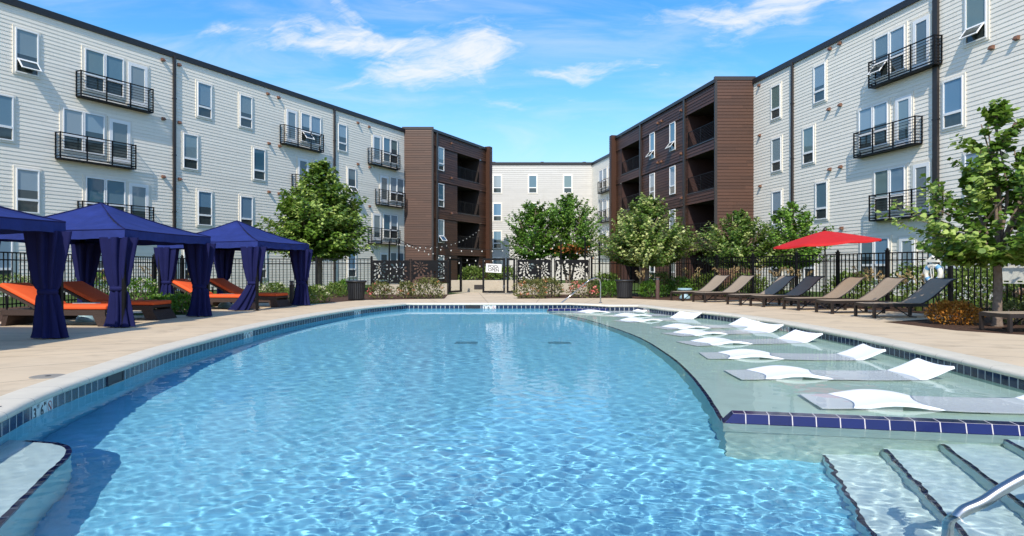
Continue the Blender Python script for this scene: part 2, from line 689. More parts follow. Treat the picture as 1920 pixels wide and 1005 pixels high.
# sun shelf: a pale ledge one foot deep along the right side
NC_A, NC_B = Vector((1.83, 5.92)), Vector((5.75, 5.10))
FC_A, FC_B = Vector((1.12, 21.78)), Vector((3.22, 21.98))
edge = [Vector((p.x, p.y)) for p in catmull([(1.13, 22.0, 0), (1.62, 19.9, 0), (2.08, 17.8, 0), (2.5, 13.95, 0), (2.47, 10.9, 0), (2.33, 9.1, 0), (2.12, 7.5, 0), (1.86, 5.95, 0)], 8)]
shelf_poly = [(p.x, p.y) for p in edge] + [(NC_B.x + .4, NC_B.y - .08), (6.6, 9), (6.8, 14), (6.2, 18.5), (5, 22.6), (3.2, 22.1)]
tag(under_water(SHELF_WALL.build('shelf_wall', PLASTER)), kind='structure')
o = MB().prism(shelf_poly, FLOOR_Z - .02, SHELF_Z).build('sun_shelf', PLASTER)
tag(under_water(o), kind='structure')


def nosing(line, z, name, wd=.045, side=1):
    """dark tile strip on a submerged edge"""
    mb = MB()
    s = 0.
    for a, b in zip(line, line[1:]):
        d = (b - a)
        ln = d.length
        d.normalize()
        n = Vector((-d.y, d.x)) * side
        a2, b2 = a + n * wd, b + n * wd
        a1, b1 = a - n * .006, b - n * .006
        mb.face([(a1.x, a1.y, z + .005), (b1.x, b1.y, z + .005), (b2.x, b2.y, z + .005), (a2.x, a2.y, z + .005)],
                [(s, .02), (s + ln, .02), (s + ln, .09), (s, .09)])
        mb.face([(a1.x, a1.y, z - .03), (b1.x, b1.y, z - .03), (b1.x, b1.y, z + .005), (a1.x, a1.y, z + .005)],
                [(s, .02), (s + ln, .02), (s + ln, .09), (s, .09)])
        s += ln
    o = mb.build(name, NOSING)
    tag(under_water(o), kind='structure')
    return o


nosing(edge[1:-1], SHELF_Z, 'shelf_edge_tile', .035, 1)


def curb(A, B, wdt, label):
    d = (B - A)
    L = d.length
    d.normalize()
    root = thing('shelf_curb', label, 'curb', (A.x, A.y, 0), math.atan2(d.y, d.x), 'blue tiled curbs at the ends of the sun shelf')
    zb, zt, e = SHELF_Z - .05, WZ + .078, .03
    bt = [(0, 0), (L, 0), (L, wdt), (0, wdt)]
    tp = [(.09, e), (L, e), (L, wdt - e), (.09, wdt - e)]
    wl = WZ - .02
    mb, lo = MB(), MB()
    # frustum above the water, straight wall below
    for (i, j, ln) in ((0, 1, L), (2, 3, L), (3, 0, wdt)):
        a, b, c, dd = bt[i], bt[j], tp[j], tp[i]
        k0, k1 = ((.09, L) if ln == L else (.035, wdt - .035))
        if i == 2:
            k0, k1 = 0, L - .09
        mb.face([(*a, wl), (*b, wl), (*c, zt), (*dd, zt)], [(0, .0), (ln, .0), (k1, .3), (k0, .3)])
        lo.face([(*a, zb), (*b, zb), (*b, wl), (*a, wl)])
    mb.face([(*tp[0], zt), (*tp[1], zt), (*tp[2], zt), (*tp[3], zt)], [(.09, .0), (L, .0), (L, .3), (.09, .3)])
    under_water(mb.build('tiled_bar', CURBTILE, root))
    under_water(lo.build('curb_base', PLASTER, root))


curb(NC_A, NC_B, .20, 'raised cobalt blue tiled curb between the entry steps and the nearest white pool lounger')
curb(FC_A, FC_B, .20, 'short raised blue tiled curb at the far end of the sun shelf below the chrome handrail')

# entry steps near the camera, right
sd = Vector((-.26, -.966))
steps = [(2.62, -1.06), (3.08, -.83), (3.50, -.58), (3.95, -.33)]
for k, (x0, z) in enumerate(steps):
    yc = NC_A.y + (x0 - NC_A.x) * (-.209)
    P0 = Vector((x0, yc)) - sd * .08
    P1 = Vector((x0, yc)) + sd * 5.2
    poly = [(P0.x, P0.y), (P1.x, P1.y), (6.2 + k * .02, P1.y - .3), (6.2 + k * .02, P0.y - .4)]
    o = MB().prism(poly, FLOOR_Z - .02 - k * .002, z).build('pool_step', PLASTER_STEP)
    tag(under_water(o), kind='structure')
    nosing([Vector((x0, yc)) - sd * .0, P1], z, 'step_edge_tile', .026, 1)
# swim-out bench on the left
bp = [Vector((p.x, p.y)) for p in catmull([(-4.9, 5.65, 0), (-4.1, 5.62, 0), (-3.62, 5.5, 0), (-3.38, 5.22, 0), (-3.2, 4.72, 0), (-2.93, 3.98, 0), (-2.5, 2.8, 0), (-2.0, 1.4, 0)], 6)]
o = MB().prism([(p.x, p.y) for p in bp][::-1] + [(-4.9, 1.2)][::1], FLOOR_Z - .02, WZ - .34)
o = o.build('pool_bench', PLASTER_STEP)
tag(under_water(o), kind='structure')
nosing(bp[7:], WZ - .34, 'bench_edge_tile', .034, -1)
# main drains
for dx in (.95, -.9):
    mb = MB()
    for k in range(7):
        mb.box((dx - .22, 13.4 + k * .06, FLOOR_Z + .004), (dx + .22, 13.44 + k * .06, FLOOR_Z + .02))
    o = mb.build('main_drain', PLASTER_DRAIN)
    tag(under_water(o), 'dark slotted drain grate on the pool floor, %s one' % ('right' if dx > 0 else 'left'), 'drain', 'pool floor drains')


def make_water():
    nx, ny = 760, 900
    xs = np.linspace(-5.4, 6.2, nx)
    ys = .9 * np.exp(np.linspace(0, math.log(23.3 / .9), ny))
    X, Y = np.meshgrid(xs, ys)
    Z = np.full_like(X, 0.)
    r = np.random.default_rng(4)
    N = 90
    DY = math.log(23.3 / .9) / ny
    for i in range(N):
        lam = .05 * 6.5 ** (r.random() ** 1.35)
        th = r.normal(.5, 1.1)
        k = 2 * math.pi / lam
        a = WAVE * math.sqrt(2 / N) / k
        Z += a * np.clip((lam / (Y * DY) - 2.5) / 3., 0, 1) * np.sin(k * (X * math.cos(th) + Y * math.sin(th)) + r.random() * 6.28)
    # calmer over the shallow shelf and by the far wall
    calm = np.ones_like(X)
    ex = np.interp(Y, [5.9, 7.5, 9.1, 10.9, 13.95, 17.8, 22], [1.86, 2.12, 2.33, 2.47, 2.5, 2.08, 1.13])
    s = np.clip((X - ex + .25) / .6, 0, 1) * np.clip((Y - 5.6) / .5, 0, 1)
    calm -= .66 * s * s * (3 - 2 * s)
    s2 = np.clip((X - 2.2) / .8, 0, 1) * np.clip((6.2 - Y) / .5, 0, 1)
    calm -= .15 * s2
    patch = .75 + .5 * np.sin(X * .7 + 1.3 * np.sin(Y * .31)) * np.sin(Y * .43 + X * .2)
    calm *= np.clip(patch, .55, 1.15)
    Z = Z * calm + WZ
    v = np.stack([X, Y, Z], -1).reshape(-1, 3)
    ii = np.arange(nx * ny).reshape(ny, nx)
    f = np.stack([ii[:-1, :-1], ii[:-1, 1:], ii[1:, 1:], ii[1:, :-1]], -1).reshape(-1, 4)
    me = np_mesh('water', v, f, WATER, True)
    o = link('water', me)
    o.cycles.is_caustics_caster = True
    tag(o, kind='structure')


def np_mesh(name, v, f, mat, smooth=False, tone=None):
    n = f.shape[1]
    me = bpy.data.meshes.new(name)
    me.vertices.add(len(v))
    me.vertices.foreach_set('co', np.ascontiguousarray(v, dtype=np.float32).ravel())
    me.loops.add(f.size)
    me.loops.foreach_set('vertex_index', np.ascontiguousarray(f, dtype=np.int32).ravel())
    me.polygons.add(len(f))
    me.polygons.foreach_set('loop_start', np.arange(0, f.size, n, dtype=np.int32))
    me.update(calc_edges=True)
    if smooth:
        me.polygons.foreach_set('use_smooth', np.ones(len(f), bool))
    if tone is not None:
        at_ = me.attributes.new('tone', 'FLOAT', 'FACE')
        at_.data.foreach_set('value', np.ascontiguousarray(tone, dtype=np.float32))
    if mat:
        me.materials.append(mat)
    me.update()
    return me


WAVE = .027
make_water()

# ------------------------------------------------------------------ ground
deck_outer = [(-40, -8), (40, -8), (40, 4), (13.5, 8.5), (9.6, 11.3), tuple(at(1920, 628).xy), tuple(at(1794, 620).xy), tuple(at(1736, 613).xy), tuple(at(1655, 603.6).xy), (9.9, 15.9), (11.0, 16.2), (10.7, 17.5),
              (10.0, 20.0), (9.2, 23.0), (8.4, 25.4), tuple(at(1262, 563.5).xy), tuple(at(1155, 558.6).xy), tuple(at(972, 560).xy), tuple(at(968, 553).xy), (.25, 34.2), (-2.3, 34.2), tuple(at(840, 553).xy), tuple(at(833, 560).xy), tuple(at(680, 562.6).xy), tuple(at(590, 570).xy),
              (-7.3, 23.4), (-10.9, 22.9), (-11.2, 17.2), (-9.0, 18.4), (-8.4, 18.2), (-8.2, 17.2), (-11.2, 16.6), (-11.3, 7), (-40, 4)]
o = sheet('pool_deck', deck_outer, [hole], 0, CONC)
tag(o, kind='structure')
o = sheet('ground', [(-500, -300), (500, -300), (500, 700), (-500, 700)], [hole], -.03, GRASS)
tag(o, kind='structure')
for (nm, poly) in (('mulch_bed', [(-15.5, 3), (-10.5, 3), (-10.5, 24), (-5.5, 24), (-2.2, 27), (-2.2, 32.4), (-15.5, 32.4)]),
                   ('mulch_bed', [(.1, 25), (4.5, 25), (7, 18), (8, 8), (14.5, 8), (14.5, 15), (12.5, 22), (10, 32.4), (.1, 32.4)])):
    tag(sheet(nm, poly, [], -.016, MULCH), kind='structure')

# ------------------------------------------------------------------ buildings
ROOF = 12.95


class Wall:
    """a facade frame: x runs along the wall, -y looks into the courtyard"""
    def __init__(s, o, d, off=0.):
        s.o = Vector(o)
        s.d = Vector(d).normalized()
        s.n = Vector((s.d.y, -s.d.x))          # towards the courtyard
        s.rz = math.atan2(s.d.y, s.d.x)

    def t(s, px, off=0.):
        u = (px - 960) / F
        q = s.o + s.n * off
        return (u * q.y - q.x) / (s.d.x - u * s.d.y)

    def z(s, t, py):
        return EYE - (py - HZ) * (s.o.y + s.d.y * t) / F


def siding(mb, x0, x1, z0, z1, y=0., bh=.172, lap=.018, M=None, bl=3.66):
    """courses of lapped boards, each course cut into board lengths with staggered butt joints"""
    z = z0
    q = random.Random(int((x1 - x0) * 100) + int(z0 * 10))
    while z < z1 - 1e-4:
        zz = min(z + bh, z1)
        xs = [x0]
        x = x0 + bl * (.2 + .8 * q.random())
        while x < x1 - .4:
            xs.append(x)
            x += bl
        xs.append(x1)
        for a, b in zip(xs, xs[1:]):
            b -= .004 if b < x1 else 0
            dy = lap + .003 * q.random()
            v = [(a, y - dy, z), (b, y - dy, z), (b, y - .004, zz), (a, y - .004, zz), (a, y - .001, z), (b, y - .001, z)]
            if M is not None:
                v = [M @ Vector(p) for p in v]
            mb.raw(v, [(0, 1, 2, 3), (4, 5, 1, 0)])
        z = zz
    return mb


_cache = {}


def frame_mesh(key, rects, y0, y1, mat):
    if key not in _cache:
        mb = MB()
        for (a, b, c, d) in rects:
            mb.box((a, y1, b), (c, y0, d))
        _cache[key] = mb.mesh(key[0], mat)
    return _cache[key]


def pane_mesh(key, a, b, c, d, y, mat):
    if key not in _cache:
        _cache[key] = MB().box((a, y, b), (c, y + .012, d)).mesh('pane', mat)
    return _cache[key]


def window(parent, t, z, wd=.97, h=1.95, open_=False, trim=True, tm=None, low=.30, y=0.):
    """double-light window, centre t, sill z"""
    fw = .055
    hw = wd / 2
    zm = h * low
    f = frame_mesh(('window', wd, h, low), [(-hw, 0, -hw + fw, h), (hw - fw, 0, hw, h), (-hw + fw, 0, hw - fw, fw), (-hw + fw, h - fw, hw - fw, h), (-hw + fw, zm - .05, hw - fw, zm + .05)], -.028, -.085, VINYL)
    wo = link('window', f, parent, (t, y, z))
    if trim:
        c = .10
        link('trim', frame_mesh(('trim', wd, h), [(-hw - c, -c, -hw - .001, h + c), (hw + .001, -c, hw + c, h + c), (-hw - .001, -c, hw + .001, -.001), (-hw - .001, h + .001, hw + .001, h + c)], -.004, -.05, tm or TRIM), wo)
    link('pane', pane_mesh(('p', wd, h, low), -hw + fw - .005, zm + .045, hw - fw + .005, h - fw + .005, -.05, GLASS_UP), wo)
    link('pane', pane_mesh(('l', wd, h, low), -hw + fw - .005, fw - .005, hw - fw + .005, zm - .045, -.045, GLASS_LOW), wo)
    if open_:
        w2 = hw - fw - .01
        zh = zm - .06
        s = link('sash', frame_mesh(('sash', wd, h), [(-w2, -zh, -w2 + .05, 0), (w2 - .05, -zh, w2, 0), (-w2 + .05, -.05, w2 - .05, 0), (-w2 + .05, -zh, w2 - .05, -zh + .05)], .018, -.018, VINYL), wo, (0, -.105, zm), (R(-38), 0, 0))
        k = ('sp', wd, h)
        if k not in _cache:
            _cache[k] = MB().box((-w2 + .045, -.004, -zh + .045), (w2 - .045, .004, -.045)).mesh('sash_pane', GLASS_LOW)
        link('sash', _cache[k], wo, (0, -.105, zm), (R(-38), 0, 0))
    return wo


def door(parent, t, z, wd=.98, h=2.2):
    fw = .16
    hw = wd / 2
    f = frame_mesh(('balcony_door', wd, h), [(-hw, 0, -hw + fw, h), (hw - fw, 0, hw, h), (-hw + fw, 0, hw - fw, fw + .08), (-hw + fw, h - fw, hw - fw, h)], -.025, -.07, VINYL)
    wo = link('balcony_door', f, parent, (t, 0, z))
    c = .10
    link('trim', frame_mesh(('trim', 'd', wd, h), [(-hw - c, -.02, -hw - .001, h + c), (hw + .001, -.02, hw + c, h + c), (-hw - .001, h + .001, hw + .001, h + c)], -.004, -.05, TRIM), wo)
    link('pane', pane_mesh(('d', wd, h), -hw + fw - .005, fw + .07, hw - fw + .005, h - fw + .005, -.045, GLASS_DOOR), wo)
    if 'dh' not in _cache:
        _cache['dh'] = MB().tube([(0, -.07, 1.0), (0, -.11, 1.0), (.1, -.11, 1.0)], .012, 6).mesh('handle', BRONZE)
    link('handle', _cache['dh'], wo, (hw - .09, 0, 0))


def railing(mb, x0, x1, z0, z1, y, depth=0., rails=9, posts=3):
    for k in range(rails):
        z = z0 + .06 + (z1 - z0 - .06) * k / (rails - 1)
        r = .022 if k in (0, rails - 1) else .010
        mb.box((x0, y - r, z - r), (x1, y + r, z + r))
        if depth:
            for x in (x0, x1):
                mb.box((x - r, y + .0221, z - r), (x + r, y + depth, z + r))
    for k in range(posts + 1):
        x = x0 + (x1 - x0) * k / posts
        mb.box((x - .024, y - .026, z0 - .02), (x + .024, y + .026, z1 + .03))
    if depth:
        for x in (x0, x1):
            mb.box((x - .024, y + depth - .03, z0 - .02), (x + .024, y + depth + .02, z1 + .03))
    return mb


def balcony(parent, W, p0, p1, z0, z1, depth=.38):
    t0, t1 = sorted((W.t(p0, depth), W.t(p1, depth)))
    mb = MB()
    railing(mb, t0, t1, z0, z1, -depth, depth - .03)
    b = mb.build('balcony', BLACK, parent)
    fl = MB()
    fl.box((t0 - .02, -depth - .02, z0 - .09), (t1 + .02, -.03, z0 - .025))
    fl.build('balcony_floor', BLACK, b)
    return b


def vents(parent, W, lst, mat=VENTM):
    if 'vent' not in _cache:
        mb = MB()
        mb.raw([(-.09, -.004, 0), (.09, -.004, 0), (.09, -.004, .17), (-.09, -.004, .17), (-.09, -.17, .03), (.09, -.17, .03), (.075, -.10, .16), (-.075, -.10, .16)],
               [(0, 4, 7, 3), (1, 2, 6, 5), (4, 5, 6, 7), (7, 6, 2, 3), (0, 1, 5, 4)])
        _cache['vent'] = mb.mesh('wall_vent', mat)
    for (px, py) in lst:
        t = W.t(px)
        link('wall_vent', _cache['vent'], parent, (t, -.01, W.z(t, py) - .08))


def downspout(parent, W, px, z0=0, z1=ROOF - .2, wd=.14):
    t = W.t(px, .06)
    mb = MB()
    mb.box((t - wd / 2, -.14, z0), (t + wd / 2, -.03, z1))
    for z in np.arange(1.2, z1, 3.07):
        mb.box((t - wd / 2 - .03, -.15, z), (t + wd / 2 + .03, -.025, z + .05))
    mb.build('downspout', BRONZE, parent)


def body(parent, t0, t1, depth, z1=ROOF):
    mb = MB()
    mb.box((t0, .0, -.05), (t1, depth, z1 - .06))
    mb.build('wall_core', TRIM, parent)
    mb = MB()
    mb.box((t0 - .05, -.10, z1 - .30), (t1 + .05, .22, z1))
    mb.box((t0 - .05, .2205, z1 - .1), (t1 + .05, depth, z1 - .02))
    mb.build('roof_edge', CAPM, parent)


# --- left white wing
WL = Wall((-21.8, 29.8), (.419, .908))
bl = thing('apartment_building', 'long white lap-sided apartment wing behind the blue cabanas, with black balcony rails', 'building', (WL.o.x, WL.o.y, 0), WL.rz)
siding(MB(), -16, WL.t(763), -.05, ROOF - .3).build('wall', WHITE_SIDING, bl)
body(bl, -16, 34, 14)
SL = {4: 9.80, 3: 6.73, 2: 3.65, 1: .58}
for (a, b, fl, op) in ((26, 72, 4, 1), (-23, 24, 3, 0), (28, 73, 2, 0), (-24, 22, 1, 0), (164, 198, 1, 0), (200, 233, 1, 0), (369, 395.6, 4, 0), (448, 472, 4, 0), (342, 370, 3, 0),
                       (474, 496, 3, 0), (370, 396, 2, 0), (449, 473, 2, 0), (345, 369, 1, 0), (478, 497, 1, 0), (633, 649, 4, 0), (651, 666, 3, 1), (634, 650, 2, 0), (652, 666, 1, 0)):
    window(bl, (WL.t(a) + WL.t(b)) / 2, SL[fl], open_=bool(op), low=.3)


def unit(parent, W, wins, dr, rail, sill, rz0, rz1, op=False):
    for k, (a, b) in enumerate(wins):
        window(parent, (W.t(a) + W.t(b)) / 2, sill, wd=abs(W.t(b) - W.t(a)) * .98, trim=False, open_=op and k == 0, low=.36)
    ts = [W.t(q) for ab in wins for q in ab]
    a, b = min(ts), max(ts)
    link('window_casing', frame_mesh(('window_casing', round(a, 2), sill, id(parent)), [(a - .12, sill - .1, a - .005, sill + 2.06), (b + .005, sill - .1, b + .12, sill + 2.06), (a - .005, sill + 1.955, b + .005, sill + 2.06), (a - .005, sill - .1, b + .005, sill - .005)], -.004, -.048, TRIM), parent)
    if dr:
        door(parent, (W.t(dr[0]) + W.t(dr[1])) / 2, sill - .22, wd=max(.9, min(1.1, abs(W.t(dr[1]) - W.t(dr[0])))), h=2.12)
    if rail:
        balcony(parent, W, rail[0], rail[1], rz0, rz1)


for (wn, dr, rl, fl) in ((((157, 195), (195.5, 231)), (239, 275), (152, 287), 4), (((116, 155), (155.5, 195)), (204, 243), (113, 254.7), 3), (((159, 196), (196.5, 234)), (241, 277), (155, 288), 2),
                         (((563, 581), (581.5, 600.6)), (536, 556), (533, 606.6), 4), (((586, 602), (602.5, 620)), (558, 577), (555, 626), 3), (((563, 581), (581.5, 600)), (536, 556), (533, 606), 2),
                         (((717.5, 731), (731.3, 744.5)), (698, 714), (697, 750), 4), (((730.5, 743), (743.3, 756)), (712, 727), (711, 760), 3), (((717.5, 731), (731.3, 744.5)), (698, 714), (697, 750), 2),
                         (((730.5, 743), (743.3, 756)), (711, 727), None, 1)):
    unit(bl, WL, wn, dr, rl, SL[fl], SL[fl] - .42, SL[fl] + .72, op=(fl + int(wn[0][0])) % 3 == 0)
vents(bl, WL, [(501, 176), (521, 183), (503, 269), (523, 274), (503, 360), (522, 363), (670, 230.5), (691, 238), (670, 308), (692, 313.6), (692, 387), (304, 112.6), (305, 223), (305, 331.5), (334.5, 122), (335, 230), (335.5, 336)])
downspout(bl, WL, 326.5)
downspout(bl, WL, 627)

# --- right white wing
WR = Wall((8.86, 75.6), (.182, -.983))
br = thing('apartment_building', 'white lap-sided apartment wing behind the brown loungers and red umbrella', 'building', (WR.o.x, WR.o.y, 0), WR.rz)
siding(MB(), 0, 64, -.05, ROOF - .3).build('wall', WHITE_SIDING, br)
body(br, -6, 64, 14)
SR = {4: 9.95, 3: 6.86, 2: 3.76, 1: .65}
for (a, b, fl, op) in ((1447, 1465, 4, 0), (1448, 1466.5, 3, 0), (1449, 1467, 2, 0), (1449, 1467, 1, 0), (1527.5, 1549, 4, 0), (1507, 1527.5, 3, 0), (1531, 1552.5, 2, 0), (1509, 1530, 1, 0),
                       (1813, 1851, 4, 1), (1773, 1805, 3, 0), (1812, 1850, 2, 0), (1775, 1806, 1, 0)):
    window(br, (WR.t(a) + WR.t(b)) / 2, SR[fl], open_=bool(op))
for (wn, dr, rl, fl) in ((((1641, 1669), (1670, 1699)), (1714, 1745), (1629, 1752), 4), (((1612, 1638), (1639, 1667)), (1681, 1711), (1601, 1715.5), 3), (((1641, 1669), (1670, 1699)), (1714, 1745), (1630, 1754), 2),
                         (((1615, 1640), (1641, 1669)), (1689, 1716), None, 1)):
    unit(br, WR, wn, dr, rl, SR[fl], SR[fl] - .30, SR[fl] + .80, op=fl == 4)
t = WR.t(1132)
for fl in (4, 3, 2):
    unit(br, WR, ((1124, 1131), (1131.2, 1139)), (1141, 1148), (1121, 1143), SR[fl] - .25, SR[fl] - .75, SR[fl] + .4)
vents(br, WR, [(1425, 160), (1426, 254), (1427, 349), (1558, 91.5), (1576.5, 81.6), (1556, 205), (1577, 197), (1557.5, 317.6), (1578, 313), (1862, 89.5), (1909, 71.5), (1909, 234), (1580, 428)])
downspout(br, WR, 1486)
downspout(br, WR, 1755.5, wd=.26)
downspout(br, WR, 1145, wd=.12)

# --- far end wing
WE = Wall((-9, 75.6), (1, 0))
be = thing('apartment_building', 'pale end wing closing the courtyard beyond the gate, with small white windows', 'building', (-9, 75.6, 0), 0)
siding(MB(), 0, 17.86, -.05, ROOF - .12, bh=.225, lap=.03).build('wall', TONED_SIDING, be)
body(be, -2, 24, 12, ROOF + .05)
for px in (932.5, 998.8, 1064.5):
    for z in (9.6, 6.5, 3.45, .5):
        if px == 1064.5 and z < 9:
            continue
        window(be, WE.t(px), z, wd=.9)
# dark framed pair beside the brown block
for z in (3.2, .3):
    window(be, WE.t(914), z, wd=1.0, h=2.0, tm=CAPM)
for x in (2.2, 6.8, 12.2, 16.9):
    MB().box((x, .6, ROOF + .0), (x + .35, .9, ROOF + .22)).build('roof_vent', FLASH, be)


# --- brown balcony blocks
def brown_block(W, L, label, recesses, posts, wins, side_depth, depth, near_at_end, vent_px, bay, red):
    """front at y=0 of frame W, x 0..L; recesses are stacked loggias open to the courtyard"""
    root = thing('balcony_block', label, 'building', (W.o.x, W.o.y, 0), W.rz, 'brown balcony blocks facing each other across the court')
    bands = [(2.40, 3.05), (5.50, 6.20), (8.65, 9.30), (11.60, ROOF - .25)]
    mb = MB()
    for (z0, z1) in bands:
        siding(mb, .12, L - .12, z0, z1, y=0, bh=.20, lap=.03)
    lv = [(0, 2.40), (3.05, 5.50), (6.20, 8.65), (9.30, 11.60)]
    x = .12
    segs = []
    for (a, b) in sorted(recesses):
        segs.append((x, a))
        x = b
    segs.append((x, L - .12))
    for (a, b) in segs:
        if b - a < .1:
            continue
        for (z0, z1) in lv:
            siding(mb, a, b, z0, z1, y=.05, bh=.20, lap=.03)
    mb.build('wall', DARK_SIDING, root)
    # inside of the loggias
    RD = 2.0
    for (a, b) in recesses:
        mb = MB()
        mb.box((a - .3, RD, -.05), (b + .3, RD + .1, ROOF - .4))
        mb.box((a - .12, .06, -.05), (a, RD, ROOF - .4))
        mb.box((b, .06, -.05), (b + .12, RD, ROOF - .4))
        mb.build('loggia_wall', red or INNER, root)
    for (a, b) in recesses:
        for (z0, z1) in bands:
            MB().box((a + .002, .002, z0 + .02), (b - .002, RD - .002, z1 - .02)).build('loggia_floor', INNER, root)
    for (a, b) in recesses:
        for (z0, z1) in bands[:3]:
            rb = railing(MB(), a + .03, b - .03, z1 + .05, z1 + 1.1, .06, 0, 11, max(2, int((b - a) / 1.3))).build('railing', BLACK, root)
            MB().box((a, -.045, z1 - .012), (b, .055, z1 + .035)).build('sill', FLASH, rb)
            # a sliding door at the back of each loggia
            d = frame_mesh(('loggia_door', round(b - a, 2)), [(0, 0, .08, 2.1), (.9, 0, .98, 2.1), (1.8, 0, 1.88, 2.1), (.08, 2.02, 1.8, 2.1)], RD - .002, RD - .06, BRONZE)
            do = link('loggia_door', d, root, ((a + b) / 2 - .94, 0, z1))
            link('pane', pane_mesh(('ld', 1), .07, .02, 1.82, 2.04, RD - .03, GLASS_LOW), do)
    # side face towards the camera and parapet
    for (end, sgn) in ((L, 1), (0, -1)):
        mb = MB()
        near = (end == L) == near_at_end
        ang = side_depth[1] if near else 0.
        ln = side_depth[0] if near else .5
        M = Matrix.Translation((end, 0, 0)) @ Matrix.Rotation(R(90) * sgn + ang, 4, 'Z')
        if sgn > 0:
            siding(mb, 0, ln, -.05, ROOF - .05, y=0, bh=.20, lap=.03, M=M)
            mb.box((0, .002, -.05), (ln, .12, ROOF - .06), M)
        else:
            siding(mb, -ln, 0, -.05, ROOF - .05, y=0, bh=.20, lap=.03, M=M)
            mb.box((-ln, .002, -.05), (0, .12, ROOF - .06), M)
        if near:
            c = MB()
            a0, a1 = (-.04, ln) if sgn > 0 else (-ln, .04)
            c.box((a0, -.05, ROOF - .05), (a1, .2, ROOF + .18), M)
            e0, e1 = (-.035, .12) if sgn > 0 else (-.12, .035)
            c.box((e0, -.035, -.05), (e1, .1, ROOF - .05), M)
            c.build('corner_trim', BRONZE, root)
        mb.build('side_wall', BROWN_SIDING, root)
    # fin at the far end, standing proud of the front
    fx = 0 if near_at_end else L
    mb = MB()
    siding(mb, fx - .12, fx + .42, -.05, ROOF + .1, y=-.42, bh=.20, lap=.03)
    mb.box((fx - .12, -.418, -.05), (fx + .42, .1, ROOF + .12))
    mb.build('end_fin', BROWN_SIDING, root)
    for p in posts:
        MB().box((p - .11, -.12, -.05), (p + .11, -.025, ROOF - .2)).build('downspout', BRONZE, root)
    mb = MB()
    mb.box((-.05, -.11, ROOF - .22), (L + .04, .3, ROOF + .0))
    mb.box((.05, .301, ROOF - .30), (L - .1, depth, ROOF - .1))
    mb.build('roof_edge', CAPM, root)
    mb = MB()
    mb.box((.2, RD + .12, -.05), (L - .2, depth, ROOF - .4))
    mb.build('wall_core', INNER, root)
    for (t, z, op) in wins:
        window(root, t, z, wd=.95, h=2.0, open_=op, trim=False, y=.045)
    vents(root, W, vent_px)
    return root


C = Vector((12.62, 42.4))
BL = 19.0
WBR = Wall(C - Vector((.182, -.983)) * BL, (.182, -.983))
tb = WBR.t
zs = (9.62, 6.5, 3.42, .35)
wr = [(tb(px), z, z == 9.62) for px in (1223, 1261) for z in zs]
# angle of the camera-facing side: it runs due +X from the near corner
brown_block(WBR, BL, 'dark brown balcony block standing out from the right wing behind the spreading trees', [(tb(1165), tb(1198)), (tb(1289), BL - .13)],
            [tb(1202), tb(1284.5)], wr, (2.5, WBR.rz * -1 - R(90)), 3.2, True,
            [(1278, 207), (1241, 227), (1234, 231), (1278, 288), (1241, 303), (1234, 305), (1279, 371), (1242, 380)], None, RED_INNER)
D = Vector((-6.64, 57.4))
WBL = Wall(D, (.419, .908))
tl = WBL.t
BLL = 9.9
wl_ = [(tl(827), z, z == 3.42) for z in zs]
brown_block(WBL, BLL, 'dark brown balcony block at the end of the left wing behind the string lights', [(tl(858), tl(899))], [tl(818)], wl_, (2.6, R(90) - WBL.rz), 3.0, False,
            [(846, 269), (846, 334), (846, 400)], None, None)

# ------------------------------------------------------------------ fences, screens, gate
FH = 1.66


def fence(name_label, pts, post_px_spacing, gap=.17):
    root = thing('metal_fence', name_label, 'fence', (pts[0][0], pts[0][1], 0))
    base = Vector(pts[0])
    for a, b in zip(pts, pts[1:]):
        a, b = Vector(a), Vector(b)
        d = b - a
        n = max(1, round(d.length / post_px_spacing))
        rz = math.atan2(d.y, d.x)
        for k in range(n):
            p = a + d * (k / n)
            if 'post' not in _cache:
                mb = MB().box((-.045, -.045, -.03), (.045, .045, FH + .03)).box((-.055, -.055, FH + .0301), (.055, .055, FH + .055))
                mb.lathe([(.03, FH + .0551), (.045, FH + .08), (.03, FH + .11), (.005, FH + .12)], 8)
                _cache['post'] = mb.mesh('post', BLACK)
            link('post', _cache['post'], root, (*(p - base), 0), (0, 0, rz))
            L = d.length / n
            mb = MB()
            for z in (FH - .03, FH - .24, .16):
                mb.box((.045, -.016, z - .018), (L - .045, .016, z + .018))
            m = max(2, round(L / gap))
            for q in range(1, m):
                x = L * q / m
                mb.box((x - .012, -.0125, .05), (x + .012, .0125, FH - .0125))
            mb.build('picket_panel', BLACK, root, loc=(*(p - base), 0), rot=(0, 0, rz))
    link('post', _cache['post'], root, (*(Vector(pts[-1]) - base), 0))
    return root


fence('black picket fence running behind the blue cabanas to the cut-out screens', [(-14.3, 6.5), (-14.3, 31.9), (-6.56, 31.9)], 2.3)
fence('black picket fence running behind the brown loungers to the cut-out screens', [(14.6, 9.0), (12.25, 16.2), (11.0, 20), (10.0, 24), (8.7, 29), (7.4, 31.9), (3.72, 31.9)], 2.2)


def leaf_hole(cx, cy, ang, l, wd):
    out = []
    for t, s in ((0, 0), (.25, .72), (.5, 1), (.75, .72), (1, 0), (.75, -.72), (.5, -1), (.25, -.72)):
        x, y = (t - .5) * l, s * wd / 2
        out.append((cx + x * math.cos(ang) - y * math.sin(ang), cy + x * math.sin(ang) + y * math.cos(ang)))
    return out


